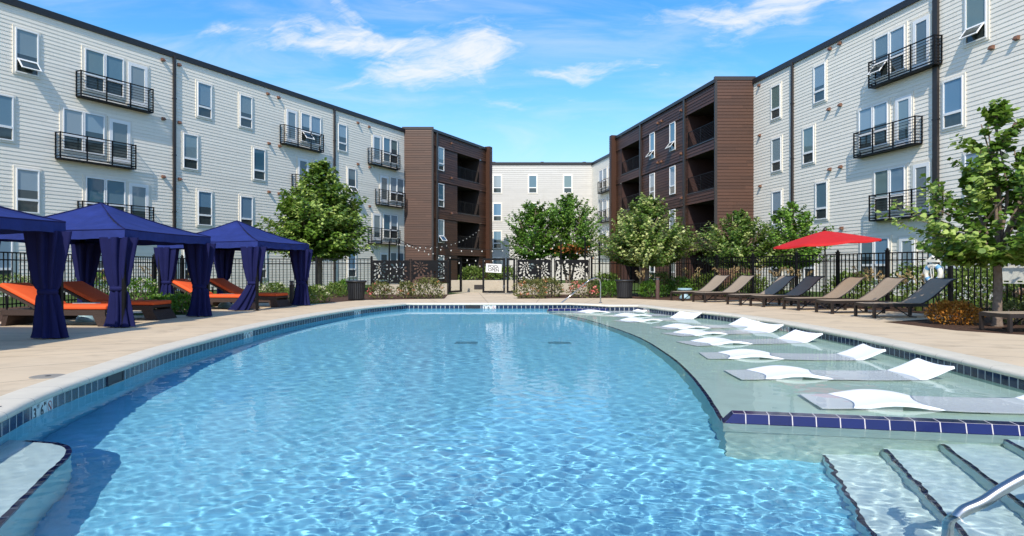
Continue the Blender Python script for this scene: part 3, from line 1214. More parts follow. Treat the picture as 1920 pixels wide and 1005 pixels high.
def screen(label, x0, x1, z0, z1, Y, seed, centres):
    W_, H_ = x1 - x0, z1 - z0
    root = thing('privacy_screen', label, 'screen', (x0, Y, 0), 0, 'black laser-cut screens on the low concrete walls')
    r = random.Random(seed)
    holes, occ = [], []
    for (cx, cy) in centres:
        a0 = r.random() * 6
        for ring, (rad, cnt, ln, wd) in enumerate(((.075, 6, .066, .036), (.165, 9, .11, .06), (.285, 11, .155, .084), (.42, 13, .18, .095))):
            for k in range(cnt):
                a = a0 + (k + .5 * (ring % 2)) * 2 * math.pi / cnt
                x, y = cx + rad * math.cos(a), cy + rad * math.sin(a)
                hl = ln / 2 + .012
                if x < hl or x > W_ - hl or y < hl or y > H_ - hl:
                    continue
                if any(math.hypot(x - q[0], y - q[1]) < (ln + q[2]) * .42 for q in occ):
                    continue
                occ.append((x, y, ln))
                holes.append(leaf_hole(x, y, a, ln, wd))
    loops = [[Vector((0, 0, 0)), Vector((W_, 0, 0)), Vector((W_, H_, 0)), Vector((0, H_, 0))]] + [[Vector((*p, 0)) for p in h] for h in holes]
    tris = tessellate_polygon(loops)
    pts = [q for lp in loops for q in lp]
    me = bpy.data.meshes.new('cut_panel')
    fs = []
    for t in tris:
        a, b, c = (pts[i] for i in t)
        fs.append(t if (b - a).cross(c - a).z > 0 else t[::-1])
    me.from_pydata([(p.x, 0, p.y + z0) for p in pts], [], fs)
    me.materials.append(BLACK)
    o = link('cut_panel', me, root)
    so = o.modifiers.new('solid', 'SOLIDIFY')
    so.thickness = .012
    mb = MB()
    for x in (-.055, W_ + .012):
        mb = MB()
        mb.box((x, -.03, .0), (x + .043, .03, z1 + .06))
        for z in (z0 + .1, (z0 + z1) / 2, z1 - .1):
            mb.box((x + (.043 if x < 0 else -.03), -.018, z - .02), (x + (.073 if x < 0 else 0), .006, z + .02))
        mb.build('post', BLACK, root)
    return root


YG = 31.7
px2x = lambda px, Y=YG: (px - 960) * Y / F
screen('leaf-cut black screen farthest from the gate, beside the pink rose bush and left trash can', px2x(699), px2x(767), .50, 1.57, YG, 3, [(.35, .75), (1.25, .62), (.75, .05), (.05, .1), (1.65, .15)])
screen('leaf-cut black screen between its twin and the open gate, above the orange rose bush', px2x(772.5), px2x(838), .50, 1.57, YG, 8, [(.4, .8), (.95, .25), (1.5, .75), (.1, .1), (1.55, .15)])
screen('leaf-cut black screen right beside the gate with the pool sign', px2x(970), px2x(1033), .52, 1.60, YG, 5, [(.42, .78), (1.22, .62), (.65, .08), (.05, .2), (1.5, .1)])
screen('leaf-cut black screen in front of the multi-stemmed tree, at the fence end', px2x(1041), px2x(1103.5), .52, 1.60, YG, 9, [(.3, .72), (1.2, .6), (.75, .02), (.0, .1), (1.5, .12)])


def low_wall(label, x0, x1, y0, y1, h):
    root = thing('concrete_wall', label, 'wall', ((x0 + x1) / 2, (y0 + y1) / 2, 0))
    hx, hy = (x1 - x0) / 2, (y1 - y0) / 2
    o = MB().box((-hx, -hy, -.05), (hx, hy, h)).build('wall_body', WALLC, root)
    bevel(o, .012)
    return root


low_wall('low concrete wall under the two screens left of the gate', px2x(697), px2x(840), YG + .05, YG + .3, .485)
low_wall('low concrete wall under the two screens right of the gate', px2x(967), px2x(1108), YG + .05, YG + .3, .5)
pw = low_wall('concrete planter wall seen through the open gate with a drain grille', px2x(846, 34.6), px2x(975, 34.6), 34.4, 34.75, .60)
mb = MB()
for k in range(7):
    mb.box((-.55 + k * .055, -.20, .16), (-.52 + k * .055, -.176, .36))
mb.box((-.57, -.1955, .15), (-.16, -.1756, .37))
mb.build('drain_grille', BRONZE, pw)
o = sheet('planter_soil', [(-3.2, 34.7), (.5, 34.7), (.5, 37.5), (-3.2, 37.5)], [], .5, MULCH)
tag(o, kind='structure')


def frame_gate(label, loc, rz, wd, h, bolts=True, latch=False):
    root = thing('pool_gate', label, 'gate', loc, rz)
    mb = MB()
    r = .045
    mb.box((0, -r, .06), (2 * r, r, h)).box((wd - 2 * r, -r, .06), (wd, r, h))
    mb.box((2 * r, -r, h - 2 * r), (wd - 2 * r, r, h)).box((2 * r, -r, .06), (wd - 2 * r, r, .06 + 2 * r))
    mb.build('gate_frame', BLACK, root)
    mb = MB()
    for x in (2 * r + .002, wd - 2 * r - .03):
        for z in (.3, .65, 1.0, 1.35):
            mb.tube([(x + .014, -r - .004, z), (x + .014, -r - .022, z)], .016, 6)
    mb.build('bolts', FLASH, root)
    if latch:
        mb = MB().box((wd - .10, -.10, .30), (wd - .02, -.047, .42))
        mb.tube([(wd - .06, -.1, .30), (wd - .06, -.11, .18), (wd - .03, -.1, .10)], .018, 6)
        mb.build('latch', FLASH, root)
    return root


frame_gate('closed black gate frame carrying the white pool sign', (px2x(904.5), YG, 0), 0, px2x(947) - px2x(904.5), 1.66, latch=True)
frame_gate('narrow fixed black gate frame between the pool sign gate and the right screens', (px2x(950), YG, 0), 0, px2x(966) - px2x(950), 1.66)
frame_gate('black gate leaf swung open nearly edge-on at the end of the left screens', (px2x(842.5), YG, 0), R(68), 1.25, 1.66)

# sign
sx0, sx1 = px2x(911), px2x(940.5)
sg = thing('pool_sign', 'white sign reading POOL OPEN hanging on the gate frame', 'sign', ((sx0 + sx1) / 2, YG - .075, 1.20), 0)
sg.rotation_euler = (0, R(3), 0)
W_ = sx1 - sx0
SIGNW = pmat('sign board', (.78, .76, .72), .4)
INK = pmat('black ink', (.02, .02, .02), .5)
bevel(MB().box((-W_ / 2, -.012, -.20), (W_ / 2, .012, .20)).build('board', SIGNW, sg), .006)
for q, z in (('POOL', .075), ('OPEN', -.085)):
    link('lettering', text_mesh(q, .20, INK, bold=.004), sg, (0, -.0135, z), (R(90), 0, 0))
MB().box((-W_ / 2 + .03, .012, .14), (-W_ / 2 + .06, .05, .24)).box((W_ / 2 - .06, .012, .14), (W_ / 2 - .03, .05, .24)).build('hanger', BLACK, sg)

# ------------------------------------------------------------------ cabanas
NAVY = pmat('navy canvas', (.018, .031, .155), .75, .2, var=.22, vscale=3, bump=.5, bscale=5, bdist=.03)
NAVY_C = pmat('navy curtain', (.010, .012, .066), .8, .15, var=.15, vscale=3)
ORANGE = pmat('orange cushion', (.78, .115, .032), .8, .2, var=.07, vscale=5, bump=.08, bscale=150, bdist=.003)
WICKER = pmat('dark wicker', (.055, .034, .026), .6, .3, var=.5, vscale=60, bump=.8, bscale=90, bdist=.012)
PALEBLUE = pmat('pale blue top', (.30, .45, .50), .5, var=.06)


def curtain_mesh(seed, h=1.78, lean=0., wtop=.27, wtie=.125, wbot=.225):
    r = random.Random(seed)
    n, lv = 72, 40
    v, f = [], []
    ph = r.random() * 6
    zt = h * (.41 + .03 * r.random())
    for i in range(lv + 1):
        z = h * i / lv
        if z < zt:
            k = (z / zt)
            rad = wbot + (wtie - wbot) * (k ** .8)
        else:
            k = (z - zt) / (h - zt)
            rad = wtie + (wtop - wtie) * (k ** .75)
        tie = math.exp(-((z - zt) / .05) ** 2)
        pl = (.20 * (1 - tie) + .05)
        sh = lean * (1 - z / zt) ** 1.2 if z < zt else 0
        ox = (.08 * math.sin(z * 2.2 + ph)) * (1 - tie) * .5 * (1 - z / h)
        for k in range(n):
            t = 2 * math.pi * k / n
            q = rad * (1 + pl * math.sin(t * 8 + ph + .8 * math.sin(z * 1.7)) + pl * .45 * math.sin(t * 13 + ph * 2 - z))
            v.append((q * math.cos(t) * 1.15 + ox + sh, q * math.sin(t) * .62 + sh * .3, z + (0 if i else .02)))
    for i in range(lv):
        for k in range(n):
            k2 = (k + 1) % n
            f.append((i * n + k, i * n + k2, (i + 1) * n + k2, (i + 1) * n + k))
    mb = MB().raw(v, f)
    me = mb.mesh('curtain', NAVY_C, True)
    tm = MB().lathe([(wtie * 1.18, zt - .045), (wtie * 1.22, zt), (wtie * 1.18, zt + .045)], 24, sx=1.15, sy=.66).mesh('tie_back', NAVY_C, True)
    return me, tm


def cabana(label, corner, yaw, wx, wy, seed, leans=(0, 0, 0, 0)):
    """corner = near pool-side corner on the ground"""
    root = thing('cabana', label, 'cabana', (corner[0], corner[1], 0), yaw, 'blue canvas cabanas along the left deck')
    ez, vz, az = 1.94, 1.765, 2.62
    cx, cy = -wx / 2, wy / 2
    # roof: sagging pyramid, fine grid
    N = 28
    v, f = [], []
    for i in range(N + 1):
        for j in range(N + 1):
            a, b = i / N, j / N
            x, y = -wx * a, wy * b
            k = 1 - max(abs(a - .5), abs(b - .5)) * 2
            sag = -.045 * math.sin(math.pi * k) * (1 - .0)
            edge_sag = -.02 * (1 - k) * math.sin(math.pi * (b if abs(a - .5) > abs(b - .5) else a))
            v.append((x, y, ez + (az - ez) * (k ** 1.06) + sag + edge_sag + .004 * math.sin(a * 31) * math.sin(b * 27)))
    for i in range(N):
        for j in range(N):
            f.append((i * (N + 1) + j, i * (N + 1) + j + 1, (i + 1) * (N + 1) + j + 1, (i + 1) * (N + 1) + j))
    rf = MB().raw(v, [q[::-1] for q in f])
    rf.build('roof', NAVY, root, True)
    sm = MB()
    for (hx, hy) in ((0, 0), (0, wy), (-wx, wy), (-wx, 0)):
        ln = []
        for k in range(13):
            q = k / 12
            ln.append((hx + (cx - hx) * q, hy + (cy - hy) * q, ez + (az - ez) * (q ** 1.06) - .045 * math.sin(math.pi * q) + .006))
        sm.tube(ln, .012, 5)
    for (a_, b_) in (((0, 0), (0, wy)), ((0, wy), (-wx, wy)), ((-wx, wy), (-wx, 0)), ((-wx, 0), (0, 0))):
        sm.tube([(a_[0] + (b_[0] - a_[0]) * k / 12, a_[1] + (b_[1] - a_[1]) * k / 12, ez - .02 * math.sin(math.pi * k / 12)) for k in range(13)], .011, 5)
    sm.build('seam', NAVY_C, root)
    # valance with slight ripples
    mb = MB()
    per = [(0, 0), (0, wy), (-wx, wy), (-wx, 0)]
    for q in range(4):
        a, b = Vector(per[q]), Vector(per[(q + 1) % 4])
        d = (b - a).normalized()
        nn = Vector((d.y, -d.x))
        M_ = 24
        for k in range(M_):
            row = []
            for kk in (k, k + 1):
                t = kk / M_
                p = a + (b - a) * t
                top = ez - .02 * math.sin(math.pi * t)
                rp = nn * (.012 * math.sin(t * 21 + seed) * math.sin(math.pi * t) + .004)
                bot = vz - .025 * math.sin(math.pi * t) + .006 * math.sin(t * 33)
                row.append((p, rp, top, bot))
            (p, r1, t1, b1), (p2, r2, t2, b2) = row
            mb.face([(p.x, p.y, t1), (p.x + r1.x, p.y + r1.y, b1), (p2.x + r2.x, p2.y + r2.y, b2), (p2.x, p2.y, t2)])
    mb.build('valance', NAVY, root, True)
    for q, (x, y) in enumerate(((-.05, .05), (-.05, wy - .05), (-wx + .05, wy - .05), (-wx + .05, .05))):
        MB().box((x - .03, y - .03, 0), (x + .03, y + .03, ez - .03)).box((x - .07, y - .07, 0), (x + .07, y + .07, .012)).build('post', BLACK, root)
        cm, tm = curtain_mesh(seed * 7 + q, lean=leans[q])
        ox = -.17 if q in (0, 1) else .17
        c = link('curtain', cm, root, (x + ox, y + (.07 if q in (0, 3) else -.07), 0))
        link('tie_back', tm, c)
    mb = MB()
    for (a, b) in ((0, 1), (1, 2), (2, 3), (3, 0)):
        p, q = per[a], per[b]
        ix = lambda t, L: -.05 if t > -L / 2 else -L + .05
        mb.tube([(ix(p[0], wx), .05 if p[1] < wy / 2 else wy - .05, ez - .05), (ix(q[0], wx), .05 if q[1] < wy / 2 else wy - .05, ez - .05)], .022, 6)
    for (x, y) in ((-.05, .05), (-.05, wy - .05), (-wx + .05, wy - .05), (-wx + .05, .05)):
        mb.tube([(x, y, ez - .05), (-wx / 2, wy / 2, az - .09)], .02, 6)
    mb.build('roof_frame', BLACK, root)
    return root


cabana('navy blue cabana nearest the camera, cut by the left picture edge', (-7.60, 8.15), R(-2), 3.3, 3.3, 1)
cabana('navy blue cabana in the middle of the three, shading two orange loungers', (-7.60, 13.4), R(-4), 3.3, 3.3, 2)
cabana('navy blue cabana farthest from the camera, in front of the rounded green tree', (-7.04, 18.9), R(-12), 3.2, 2.85, 3, (-.42, 0, 0, 0))


def cushion(mb, prof, w_, th):
    pass


def make_daybed():
    root = thing('sun_lounger', '', 'sun lounger')
    L, wd = 2.30, .78
    # wicker base: rails and slanted end skirt
    mb = MB()
    mb.box((-L + .1, 0, .22), (-.02, .05, .33)).box((-L + .1, wd - .05, .22), (-.02, wd, .33))
    mb.box((-L + .1, .0505, .27), (-.02, wd - .0505, .33))
    v = [(-.28, 0, .219), (-.02, 0, .219), (-.02, wd, .219), (-.28, wd, .219), (-.16, -.01, 0), (.12, -.01, 0), (.12, wd + .01, 0), (-.16, wd + .01, 0)]
    mb.raw(v, [(0, 1, 2, 3)[::-1], (4, 5, 6, 7)[::-1], (0, 4, 5, 1), (1, 5, 6, 2), (2, 6, 7, 3), (3, 7, 4, 0)])
    v = [(-L + .12, .02, .219), (-L + .24, .02, .219), (-L + .24, wd - .02, .219), (-L + .12, wd - .02, .219), (-L + .08, .02, 0), (-L + .18, .02, 0), (-L + .18, wd - .02, 0), (-L + .08, wd - .02, 0)]
    mb.raw(v, [(0, 3, 2, 1)[::-1], (4, 5, 6, 7)[::-1], (0, 4, 5, 1), (1, 5, 6, 2), (2, 6, 7, 3), (3, 7, 4, 0)])
    mb.build('wicker_base', WICKER, root)
    M = Matrix.Translation((-1.42, 0, .335)) @ Matrix.Rotation(R(27), 4, 'Y')
    MB().box((-.95, 0, -.02), (0, wd, .03), M).build('back_frame', WICKER, root)
    o = MB().box((-1.40, .01, .335), (.0, wd - .01, .425)).build('seat_cushion', ORANGE, root, True)
    bevel(o, .03, 3)
    o = MB().box((-.96, .01, .035), (.012, wd - .01, .125), M).build('back_cushion', ORANGE, root, True)
    bevel(o, .03, 3)
    mb = MB().tube([(-2.12, .06, .30), (-2.14, .06, .62)], .018, 6)
    mb.tube([(-2.12, wd - .06, .30), (-2.14, wd - .06, .62)], .018, 6).build('back_prop', BLACK, root)
    return root


db = make_daybed()
for i, (x, y, rz, lab) in enumerate(((-8.15, 13.70, -3, 'orange cushioned wicker lounger at the left picture edge under the middle cabana'),
                                     (-8.12, 15.45, -3, 'orange cushioned wicker lounger at the back of the middle cabana, foot past the near curtain'),
                                     (-7.62, 19.25, -9, 'orange cushioned wicker lounger under the farthest cabana, nearer of its two'),
                                     (-7.12, 20.6, -9, 'orange cushioned wicker lounger under the farthest cabana, the one in back beside the bollard'))):
    o = db if i == 0 else copy_tree(db)
    o.location = (x, y, 0)
    o.rotation_euler = (0, 0, R(rz))
    tag(o, lab, 'sun lounger', 'orange loungers under the cabanas')


def make_drum():
    root = thing('side_table', '', 'side table')
    bevel(MB().lathe([(.26, .335), (.275, .35), (.275, .40), (.26, .415)], 28).build('table_top', PALEBLUE, root), .004)
    MB().lathe([(.20, 0), (.215, .02), (.19, .10), (.12, .17), (.12, .22), (.18, .30), (.22, .334)], 24).build('pedestal', PALEBLUE, root, True)
    return root


dr = make_drum()
for i, (p, lab) in enumerate((((-9.35, 15.0), 'pale blue drum side table between the two loungers of the middle cabana'),
                              ((-8.55, 20.35), 'pale blue drum side table between the two loungers of the farthest cabana'),
                              (((1284 - 960) * 26.6 / F, 26.6), 'pale blue drum side table beside the farthest brown loungers and green bush'))):
    o = dr if i == 0 else copy_tree(dr)
    o.location = (*p, 0)
    tag(o, lab, 'side table', 'pale blue drum tables')

# ------------------------------------------------------------------ brown sling loungers on the right deck
SLING = pmat('tan sling mesh', (.32, .25, .18), .7, .25, var=.12, vscale=30, bump=.15, bscale=300, bdist=.002)
FRAMEB = pmat('dark brown frame', (.022, .015, .013), .4, var=.2)


def make_chaise():
    root = thing('sun_lounger', '', 'sun lounger')
    L1, wd, sz = 1.28, .74, .335
    prof = [(1.24, 0.), (1.30, .02), (1.50, .13), (1.70, .27), (1.88, .42), (2.0, .52), (2.08, .565), (2.16, .585)]
    ang = prof
    mb = MB()
    mb.box((0, 0, sz - .07), (L1 + .35, .045, sz)).box((0, wd - .045, sz - .07), (L1 + .35, wd, sz))
    mb.box((0, .0455, sz - .07), (.05, wd - .0455, sz))
    mb.box((L1 + .05, .0455, sz - .06), (L1 + .09, wd - .0455, sz - .01))
    mb.build('frame', FRAMEB, root)
    for (x, y) in ((.0, -.002), (.0, wd - .058), (L1 + .18, -.002), (L1 + .18, wd - .058)):
        MB().box((x, y, 0), (x + .06, y + .06, sz - .0705)).build('leg', FRAMEB, root)
    MB().tube([(.55, .03, sz - .07), (.95, .03, .03), (1.12, .03, .02)], .014, 6).build('cross_brace', FRAMEB, root)
    MB().tube([(.95, wd - .03, sz - .07), (.60, wd - .03, .03), (.45, wd - .03, .02)], .014, 6).build('cross_brace', FRAMEB, root)
    # sling
    n = 12

    def ribbon(pts, th, y0, y1, sag=0.):
        mb = MB()
        v, f = [], []
        for (x, z) in pts:
            for k in range(n + 1):
                t = k / n
                v.append((x, y0 + (y1 - y0) * t, z - sag * math.sin(math.pi * t)))
        for i in range(len(pts) - 1):
            for k in range(n):
                f.append((i * (n + 1) + k, (i + 1) * (n + 1) + k, (i + 1) * (n + 1) + k + 1, i * (n + 1) + k + 1))
        return mb.raw(v, f)
    o = ribbon([(.03 + 1.22 * k / 8, sz + .012) for k in range(9)], .01, .02, wd - .02, .012).build('seat_sling', SLING, root, True)
    so = o.modifiers.new('s', 'SOLIDIFY')
    so.thickness = .008
    pts = [(p.x, p.y) for p in catmull([(x, sz + .012 + z, 0) for x, z in prof], 4)]
    o = ribbon(pts, .01, .02, wd - .02, .02).build('back_sling', SLING, root, True)
    so = o.modifiers.new('s', 'SOLIDIFY')
    so.thickness = .010
    mb = MB()
    for y in (.012, wd - .012):
        mb.tube([(x, y, z - .012) for x, z in pts], .016, 6)
    mb.tube([(pts[-1][0], .012, pts[-1][1] - .012), (pts[-1][0], wd - .012, pts[-1][1] - .012)], .016, 6)
    mb.tube([(1.62, .05, sz + .20), (1.74, .05, sz - .05)], .012, 6).tube([(1.62, wd - .05, sz + .20), (1.74, wd - .05, sz - .05)], .012, 6)
    mb.build('back_frame', FRAMEB, root)
    return root


ch = make_chaise()
legs = [(1280, 565, 23, 'farthest from the camera, beside the pale blue side table'), (1321.5, 567.6, 20, 'second from the far end of the row'), (1388, 573, 17, 'third from the far end of the row, half shaded'),
        (1431.5, 576, 14, 'left of the red umbrella pole, wholly in its shade'), (1496.5, 582.6, 11, 'in front of the red umbrella pole'), (1560, 589, 9, 'between the umbrella pole and the lounger by the life ring'),
        (1638.6, 597, 8, 'below the life ring, with shaded dark backrest')]
for i, (px, py, rz, lab) in enumerate(legs):
    o = ch if i == 0 else copy_tree(ch)
    p = at(px, py)
    o.location = p
    o.rotation_euler = (0, 0, R(rz))
    tag(o, 'brown sling lounger ' + lab, 'sun lounger', 'brown sling loungers along the right deck')
o = copy_tree(ch)
o.location = at(1893, 624)
o.rotation_euler = (0, 0, R(4))
tag(o, 'brown sling lounger right of the tree trunk, only its foot in view', 'sun lounger', 'brown sling loungers along the right deck')

# ------------------------------------------------------------------ white in-pool loungers
SHELLW = pmat('white moulded shell', (.92, .92, .91), .35, .4)


def make_pool_lounger():
    root = thing('pool_lounger', '', 'pool lounger')
    L, wd = 2.52, .78
    prof = catmull([(0, -.042, 0), (.16, -.03, 0), (.36, .015, 0), (.66, .058, 0), (.95, .038, 0), (1.22, -.02, 0), (1.55, -.042, 0), (1.85, -.038, 0), (2.05, -.02, 0), (2.28, .055, 0), (2.48, .145, 0), (2.54, .165, 0)], 5)
    n = 10
    v, f = [], []
    m = len(prof)
    for p in prof:
        for k in range(n + 1):
            t = k / n
            dish = -.022 * math.sin(math.pi * t) ** 1
            v.append((p.x, wd * t, WZ + p.y + dish))
    for i in range(m - 1):
        for k in range(n):
            f.append((i * (n + 1) + k, (i + 1) * (n + 1) + k, (i + 1) * (n + 1) + k + 1, i * (n + 1) + k + 1))
    o = MB().raw(v, f).build('shell', SHELLW, root, True)
    so = o.modifiers.new('s', 'SOLIDIFY')
    so.thickness = .035
    so.offset = -1
    bevel(o, .014, 2)
    under_water(o)
    # two moulded feet that stand on the shelf
    for (x, zt) in ((.62, .02), (1.72, -.10)):
        mb = MB().box((x - .16, .12, SHELF_Z + .002), (x + .16, wd - .12, WZ + zt - .01))
        under_water(mb.build('foot', SHELLW, root))
    return root


pl = make_pool_lounger()
PLS = [((2.99, 6.58), (5.5, 6.25), 'nearest the camera, beside the blue tiled curb'), ((2.79, 8.3), (5.36, 8.22), 'second from the camera, nearest one wholly in view'),
       ((2.93, 10.22), (5.36, 9.98), 'third from the camera'), ((3.22, 11.9), (5.9, 12.55), 'fourth from the camera, its head by the tile marked 1 FT'),
       ((3.4, 13.6), (6.0, 14.6), 'fifth from the camera'), ((3.45, 15.1), (5.86, 15.9), 'sixth from the camera, middle of the far five'), ((2.98, 17.1), (5.35, 18.6), 'third from the far end'),
       ((2.98, 19.0), (5.1, 19.9), 'second from the far end'), ((1.95, 20.75), (4.35, 21.3), 'farthest from the camera, beside the short far curb')]
for i, (a, b, lab) in enumerate(PLS):
    o = pl if i == 0 else copy_tree(pl)
    d = Vector(b) - Vector(a)
    o.location = (a[0], a[1], 0)
    o.rotation_euler = (0, 0, math.atan2(d.y, d.x))
    tag(o, 'white in-pool lounger ' + lab, 'pool lounger', 'white moulded loungers on the sun shelf')

# ------------------------------------------------------------------ umbrella
RED = pmat('red canvas', (.50, .016, .016), .7, .25, var=.06, vscale=6, trans=.1)
ux, uy = (1547 - 960) * 20.4 / F, 20.4
um = thing('patio_umbrella', 'open red patio umbrella on a dark pole between the loungers and fence', 'umbrella', (ux, uy, 0))
MB().lathe([(.30, 0), (.30, .04), (.24, .07), (.05, .09), (.035, .25)], 24).build('base', FRAMEB, um)
MB().tube([(0, 0, .2), (0, 0, 2.28)], .022, 10).build('pole', FRAMEB, um)
tilt = Matrix.Translation((0, 0, 2.0)) @ Matrix.Rotation(R(-4.5), 4, 'Y') @ Matrix.Translation((0, 0, -2.0))
v, f = [], []
nr, nt_ = 12, 48
for i in range(nr + 1):
    rr = i / nr
    for k in range(nt_):
        t = 2 * math.pi * k / nt_
        seg = (k / nt_ * 8) % 1
        flat = 1 - .075 * (1 - abs(seg - .5) * 2) * rr          # straight hems between eight ribs
        dip = .085 * math.sin(math.pi * seg) * rr ** 1.5
        rad = 1.54 * rr * flat
        v.append(tilt @ Vector((rad * math.cos(t), rad * math.sin(t), 2.30 - .37 * rr ** 1.12 - dip * .4)))
for i in range(nr):
    for k in range(nt_):
        k2 = (k + 1) % nt_
        f.append((i * nt_ + k, (i + 1) * nt_ + k, (i + 1) * nt_ + k2, i * nt_ + k2))
for k in range(nt_):
    k2 = (k + 1) % nt_
    a, b = v[nr * nt_ + k], v[nr * nt_ + k2]
    n0 = len(v)
    v += [Vector(a) - Vector((0, 0, .05)), Vector(b) - Vector((0, 0, .05))]
    f.append((nr * nt_ + k, n0, n0 + 1, nr * nt_ + k2))
MB().raw(v, f).build('canopy', RED, um, True)
MB().lathe([(.04, 2.30), (.06, 2.33), (.05, 2.37), (.02, 2.41)], 12).build('finial', FRAMEB, um)
for k in range(8):
    t = 2 * math.pi * k / 8
    MB().tube([tilt @ Vector((.05 * math.cos(t), .05 * math.sin(t), 2.25)), tilt @ Vector((1.48 * math.cos(t), 1.48 * math.sin(t), 1.90))], .011, 5).build('rib', FRAMEB, um)

# ------------------------------------------------------------------ trash cans, bollards, rails
CANM = pmat('charcoal powder coat', (.018, .019, .022), .45, var=.2)


def make_can():
    root = thing('trash_can', '', 'trash can')
    mb = MB()
    n = 26
    for k in range(n):
        t = 2 * math.pi * k / n
        M = Matrix.Rotation(t, 4, 'Z')
        mb.raw([M @ Vector(p) for p in ((.285, -.024, .05), (.285, .024, .05), (.335, .029, .66), (.335, -.029, .66), (.27, -.024, .05), (.27, .024, .05), (.32, .029, .66), (.32, -.029, .66))],
               [(0, 1, 2, 3), (5, 4, 7, 6), (1, 5, 6, 2), (4, 0, 3, 7)])
    mb.build('slats', CANM, root)
    MB().lathe([(.29, .02), (.30, .03), (.30, .06), (.26, .07)], 28).lathe([(.255, .08), (.30, .64)], 28).build('liner', BLACK, root)
    MB().lathe([(.34, .655), (.385, .69), (.39, .72), (.36, .74), (.25, .735), (.24, .70)], 30).build('rim', CANM, root, True)
    return root


cn = make_can()
for i, (px, py, lab) in enumerate(((668, 563, 'dark slatted trash can beside the left screens, far from the handrail'), (1171, 559.5, 'dark slatted trash can beside the far chrome handrail and green bushes'))):
    o = cn if i == 0 else copy_tree(cn)
    o.location = at(px, py)
    tag(o, lab, 'trash can', 'slatted trash cans')

BOLL = pmat('bronze bollard', (.10, .055, .045), .45, var=.2)
for px, py, h, lab in ((547, 571.5, .78, 'short dark bollard light beside the farthest cabana'), (1233, 561, .86, 'short reddish brown bollard light between green bushes by the right trash can')):
    p = at(px, py)
    t = thing('bollard_light', lab, 'bollard', p)
    m_ = BRONZE if px < 900 else BOLL
    MB().lathe([(.075, 0), (.075, h - .12)], 14).lathe([(.10, 0), (.10, .02)], 14).build('post', m_, t)
    MB().lathe([(.06, h - .119), (.06, h - .04)], 14).build('lens', PALEBLUE if False else FLASH, t)
    MB().lathe([(.08, h - .039), (.085, h - .02), (.05, h)], 14).build('cap', m_, t)

STEEL = pmat('polished steel', (.50, .48, .46), .26, metal=1., var=.1)


def handrail(label, pts, r=.024):
    root = thing('pool_handrail', label, 'handrail', pts[-1])
    b = Vector(pts[-1])
    pp = [p - b for p in catmull(pts, 8)]
    under_water(MB().tube(pp, r, 14).build('rail', STEEL, root, True))
    MB().lathe([(.06, .0), (.06, .012), (.03, .03)], 16).build('escutcheon', STEEL, root)
    return root


hr = at(1126, 568)
a0 = at(1041, 577, WZ + .02)
handrail('chrome handrail arching over the far end of the sun shelf', [(a0.x - .25, a0.y - .05, -.5), (a0.x - .12, a0.y, WZ - .12), (a0.x, a0.y, WZ + .02), (a0.x + .62, a0.y + .25, .30), (hr.x - .52, hr.y - .25, .70), (hr.x - .30, hr.y - .15, .82), (hr.x - .12, hr.y - .05, .84), (hr.x - .01, hr.y, .72), (hr.x, hr.y, .4), (hr.x, hr.y, .0)])
handrail('brushed steel handrail rising out of the water over the entry steps at the right corner', [(2.36, 3.70, -1.0), (2.36, 3.70, -.5), (2.37, 3.70, -.28), (2.43, 3.69, -.165), (2.54, 3.675, -.10), (2.75, 3.65, .045), (3.6, 3.5, .58), (4.4, 3.35, .92), (5.2, 3.2, 1.0), (5.85, 3.08, .95), (6.1, 3.04, .6), (6.1, 3.04, 0)], .030)

# life ring, rescue pole and spine board on the right fence
RINGW = pmat('ring foam', (.80, .78, .68), .5, var=.05)
RINGB = pmat('ring band', (.16, .38, .62), .5)
ROPE = pmat('white rope', (.75, .74, .70), .7)
fd = math.atan2(20 - 16.2, 11.0 - 12.25)
lx, ly = 11.38, 18.35
lr = thing('life_ring', 'white life ring with pale blue bands hanging on the fence', 'life ring', (lx - .07, ly - .02, 1.04), fd + R(180))
Rr, rr = .215, .066
v, f = [], []
nu, nv = 48, 12
for i in range(nu):
    t = 2 * math.pi * i / nu
    for k in range(nv):
        q = 2 * math.pi * k / nv
        v.append(((Rr + rr * math.cos(q)) * math.cos(t), rr * math.sin(q) * .9, (Rr + rr * math.cos(q)) * math.sin(t)))
for i in range(nu):
    for k in range(nv):
        f.append((i * nv + k, i * nv + (k + 1) % nv, ((i + 1) % nu) * nv + (k + 1) % nv, ((i + 1) % nu) * nv + k))
MB().raw(v, f).build('ring', RINGW, lr, True)
for c in (45, 135, 225, 315):
    v, f = [], []
    for i in range(6):
        t = R(c - 12 + 24 * i / 5)
        for k in range(nv):
            q = 2 * math.pi * k / nv
            v.append(((Rr + (rr + .004) * math.cos(q)) * math.cos(t), (rr + .004) * math.sin(q) * .9, (Rr + (rr + .004) * math.cos(q)) * math.sin(t)))
    for i in range(5):
        for k in range(nv):
            f.append((i * nv + k, i * nv + (k + 1) % nv, (i + 1) * nv + (k + 1) % nv, (i + 1) * nv + k))
    MB().raw(v, f).build('band', RINGB, lr, True)
mb = MB()
mb.tube([(0, .0, .32), (-.03, -.06, .1), (.0, -.05, -.2), (.05, -.05, -.05), (.03, -.05, .25)], .012, 6)
mb.tube([(-.25, -.02, .15), (-.31, -.02, -.05), (-.22, -.02, -.25), (-.1, -.02, -.36)], .010, 6)
mb.build('rope', ROPE, lr)
MB().box((-.17, -.08, .30), (.17, .05, .38)).tube([(-.1, -.03, .38), (.0, -.03, .46), (.1, -.03, .40)], .03, 6).build('bracket', RINGW, lr)
rp = thing('rescue_pole', 'long white rescue pole fixed level along the fence behind the tree trunk', 'pole', (11.45, 17.85, 1.26), fd)
MB().tube([(-.1, .08, 0), (-3.2, .08, .02)], .02, 8).build('pole', ROPE, rp)
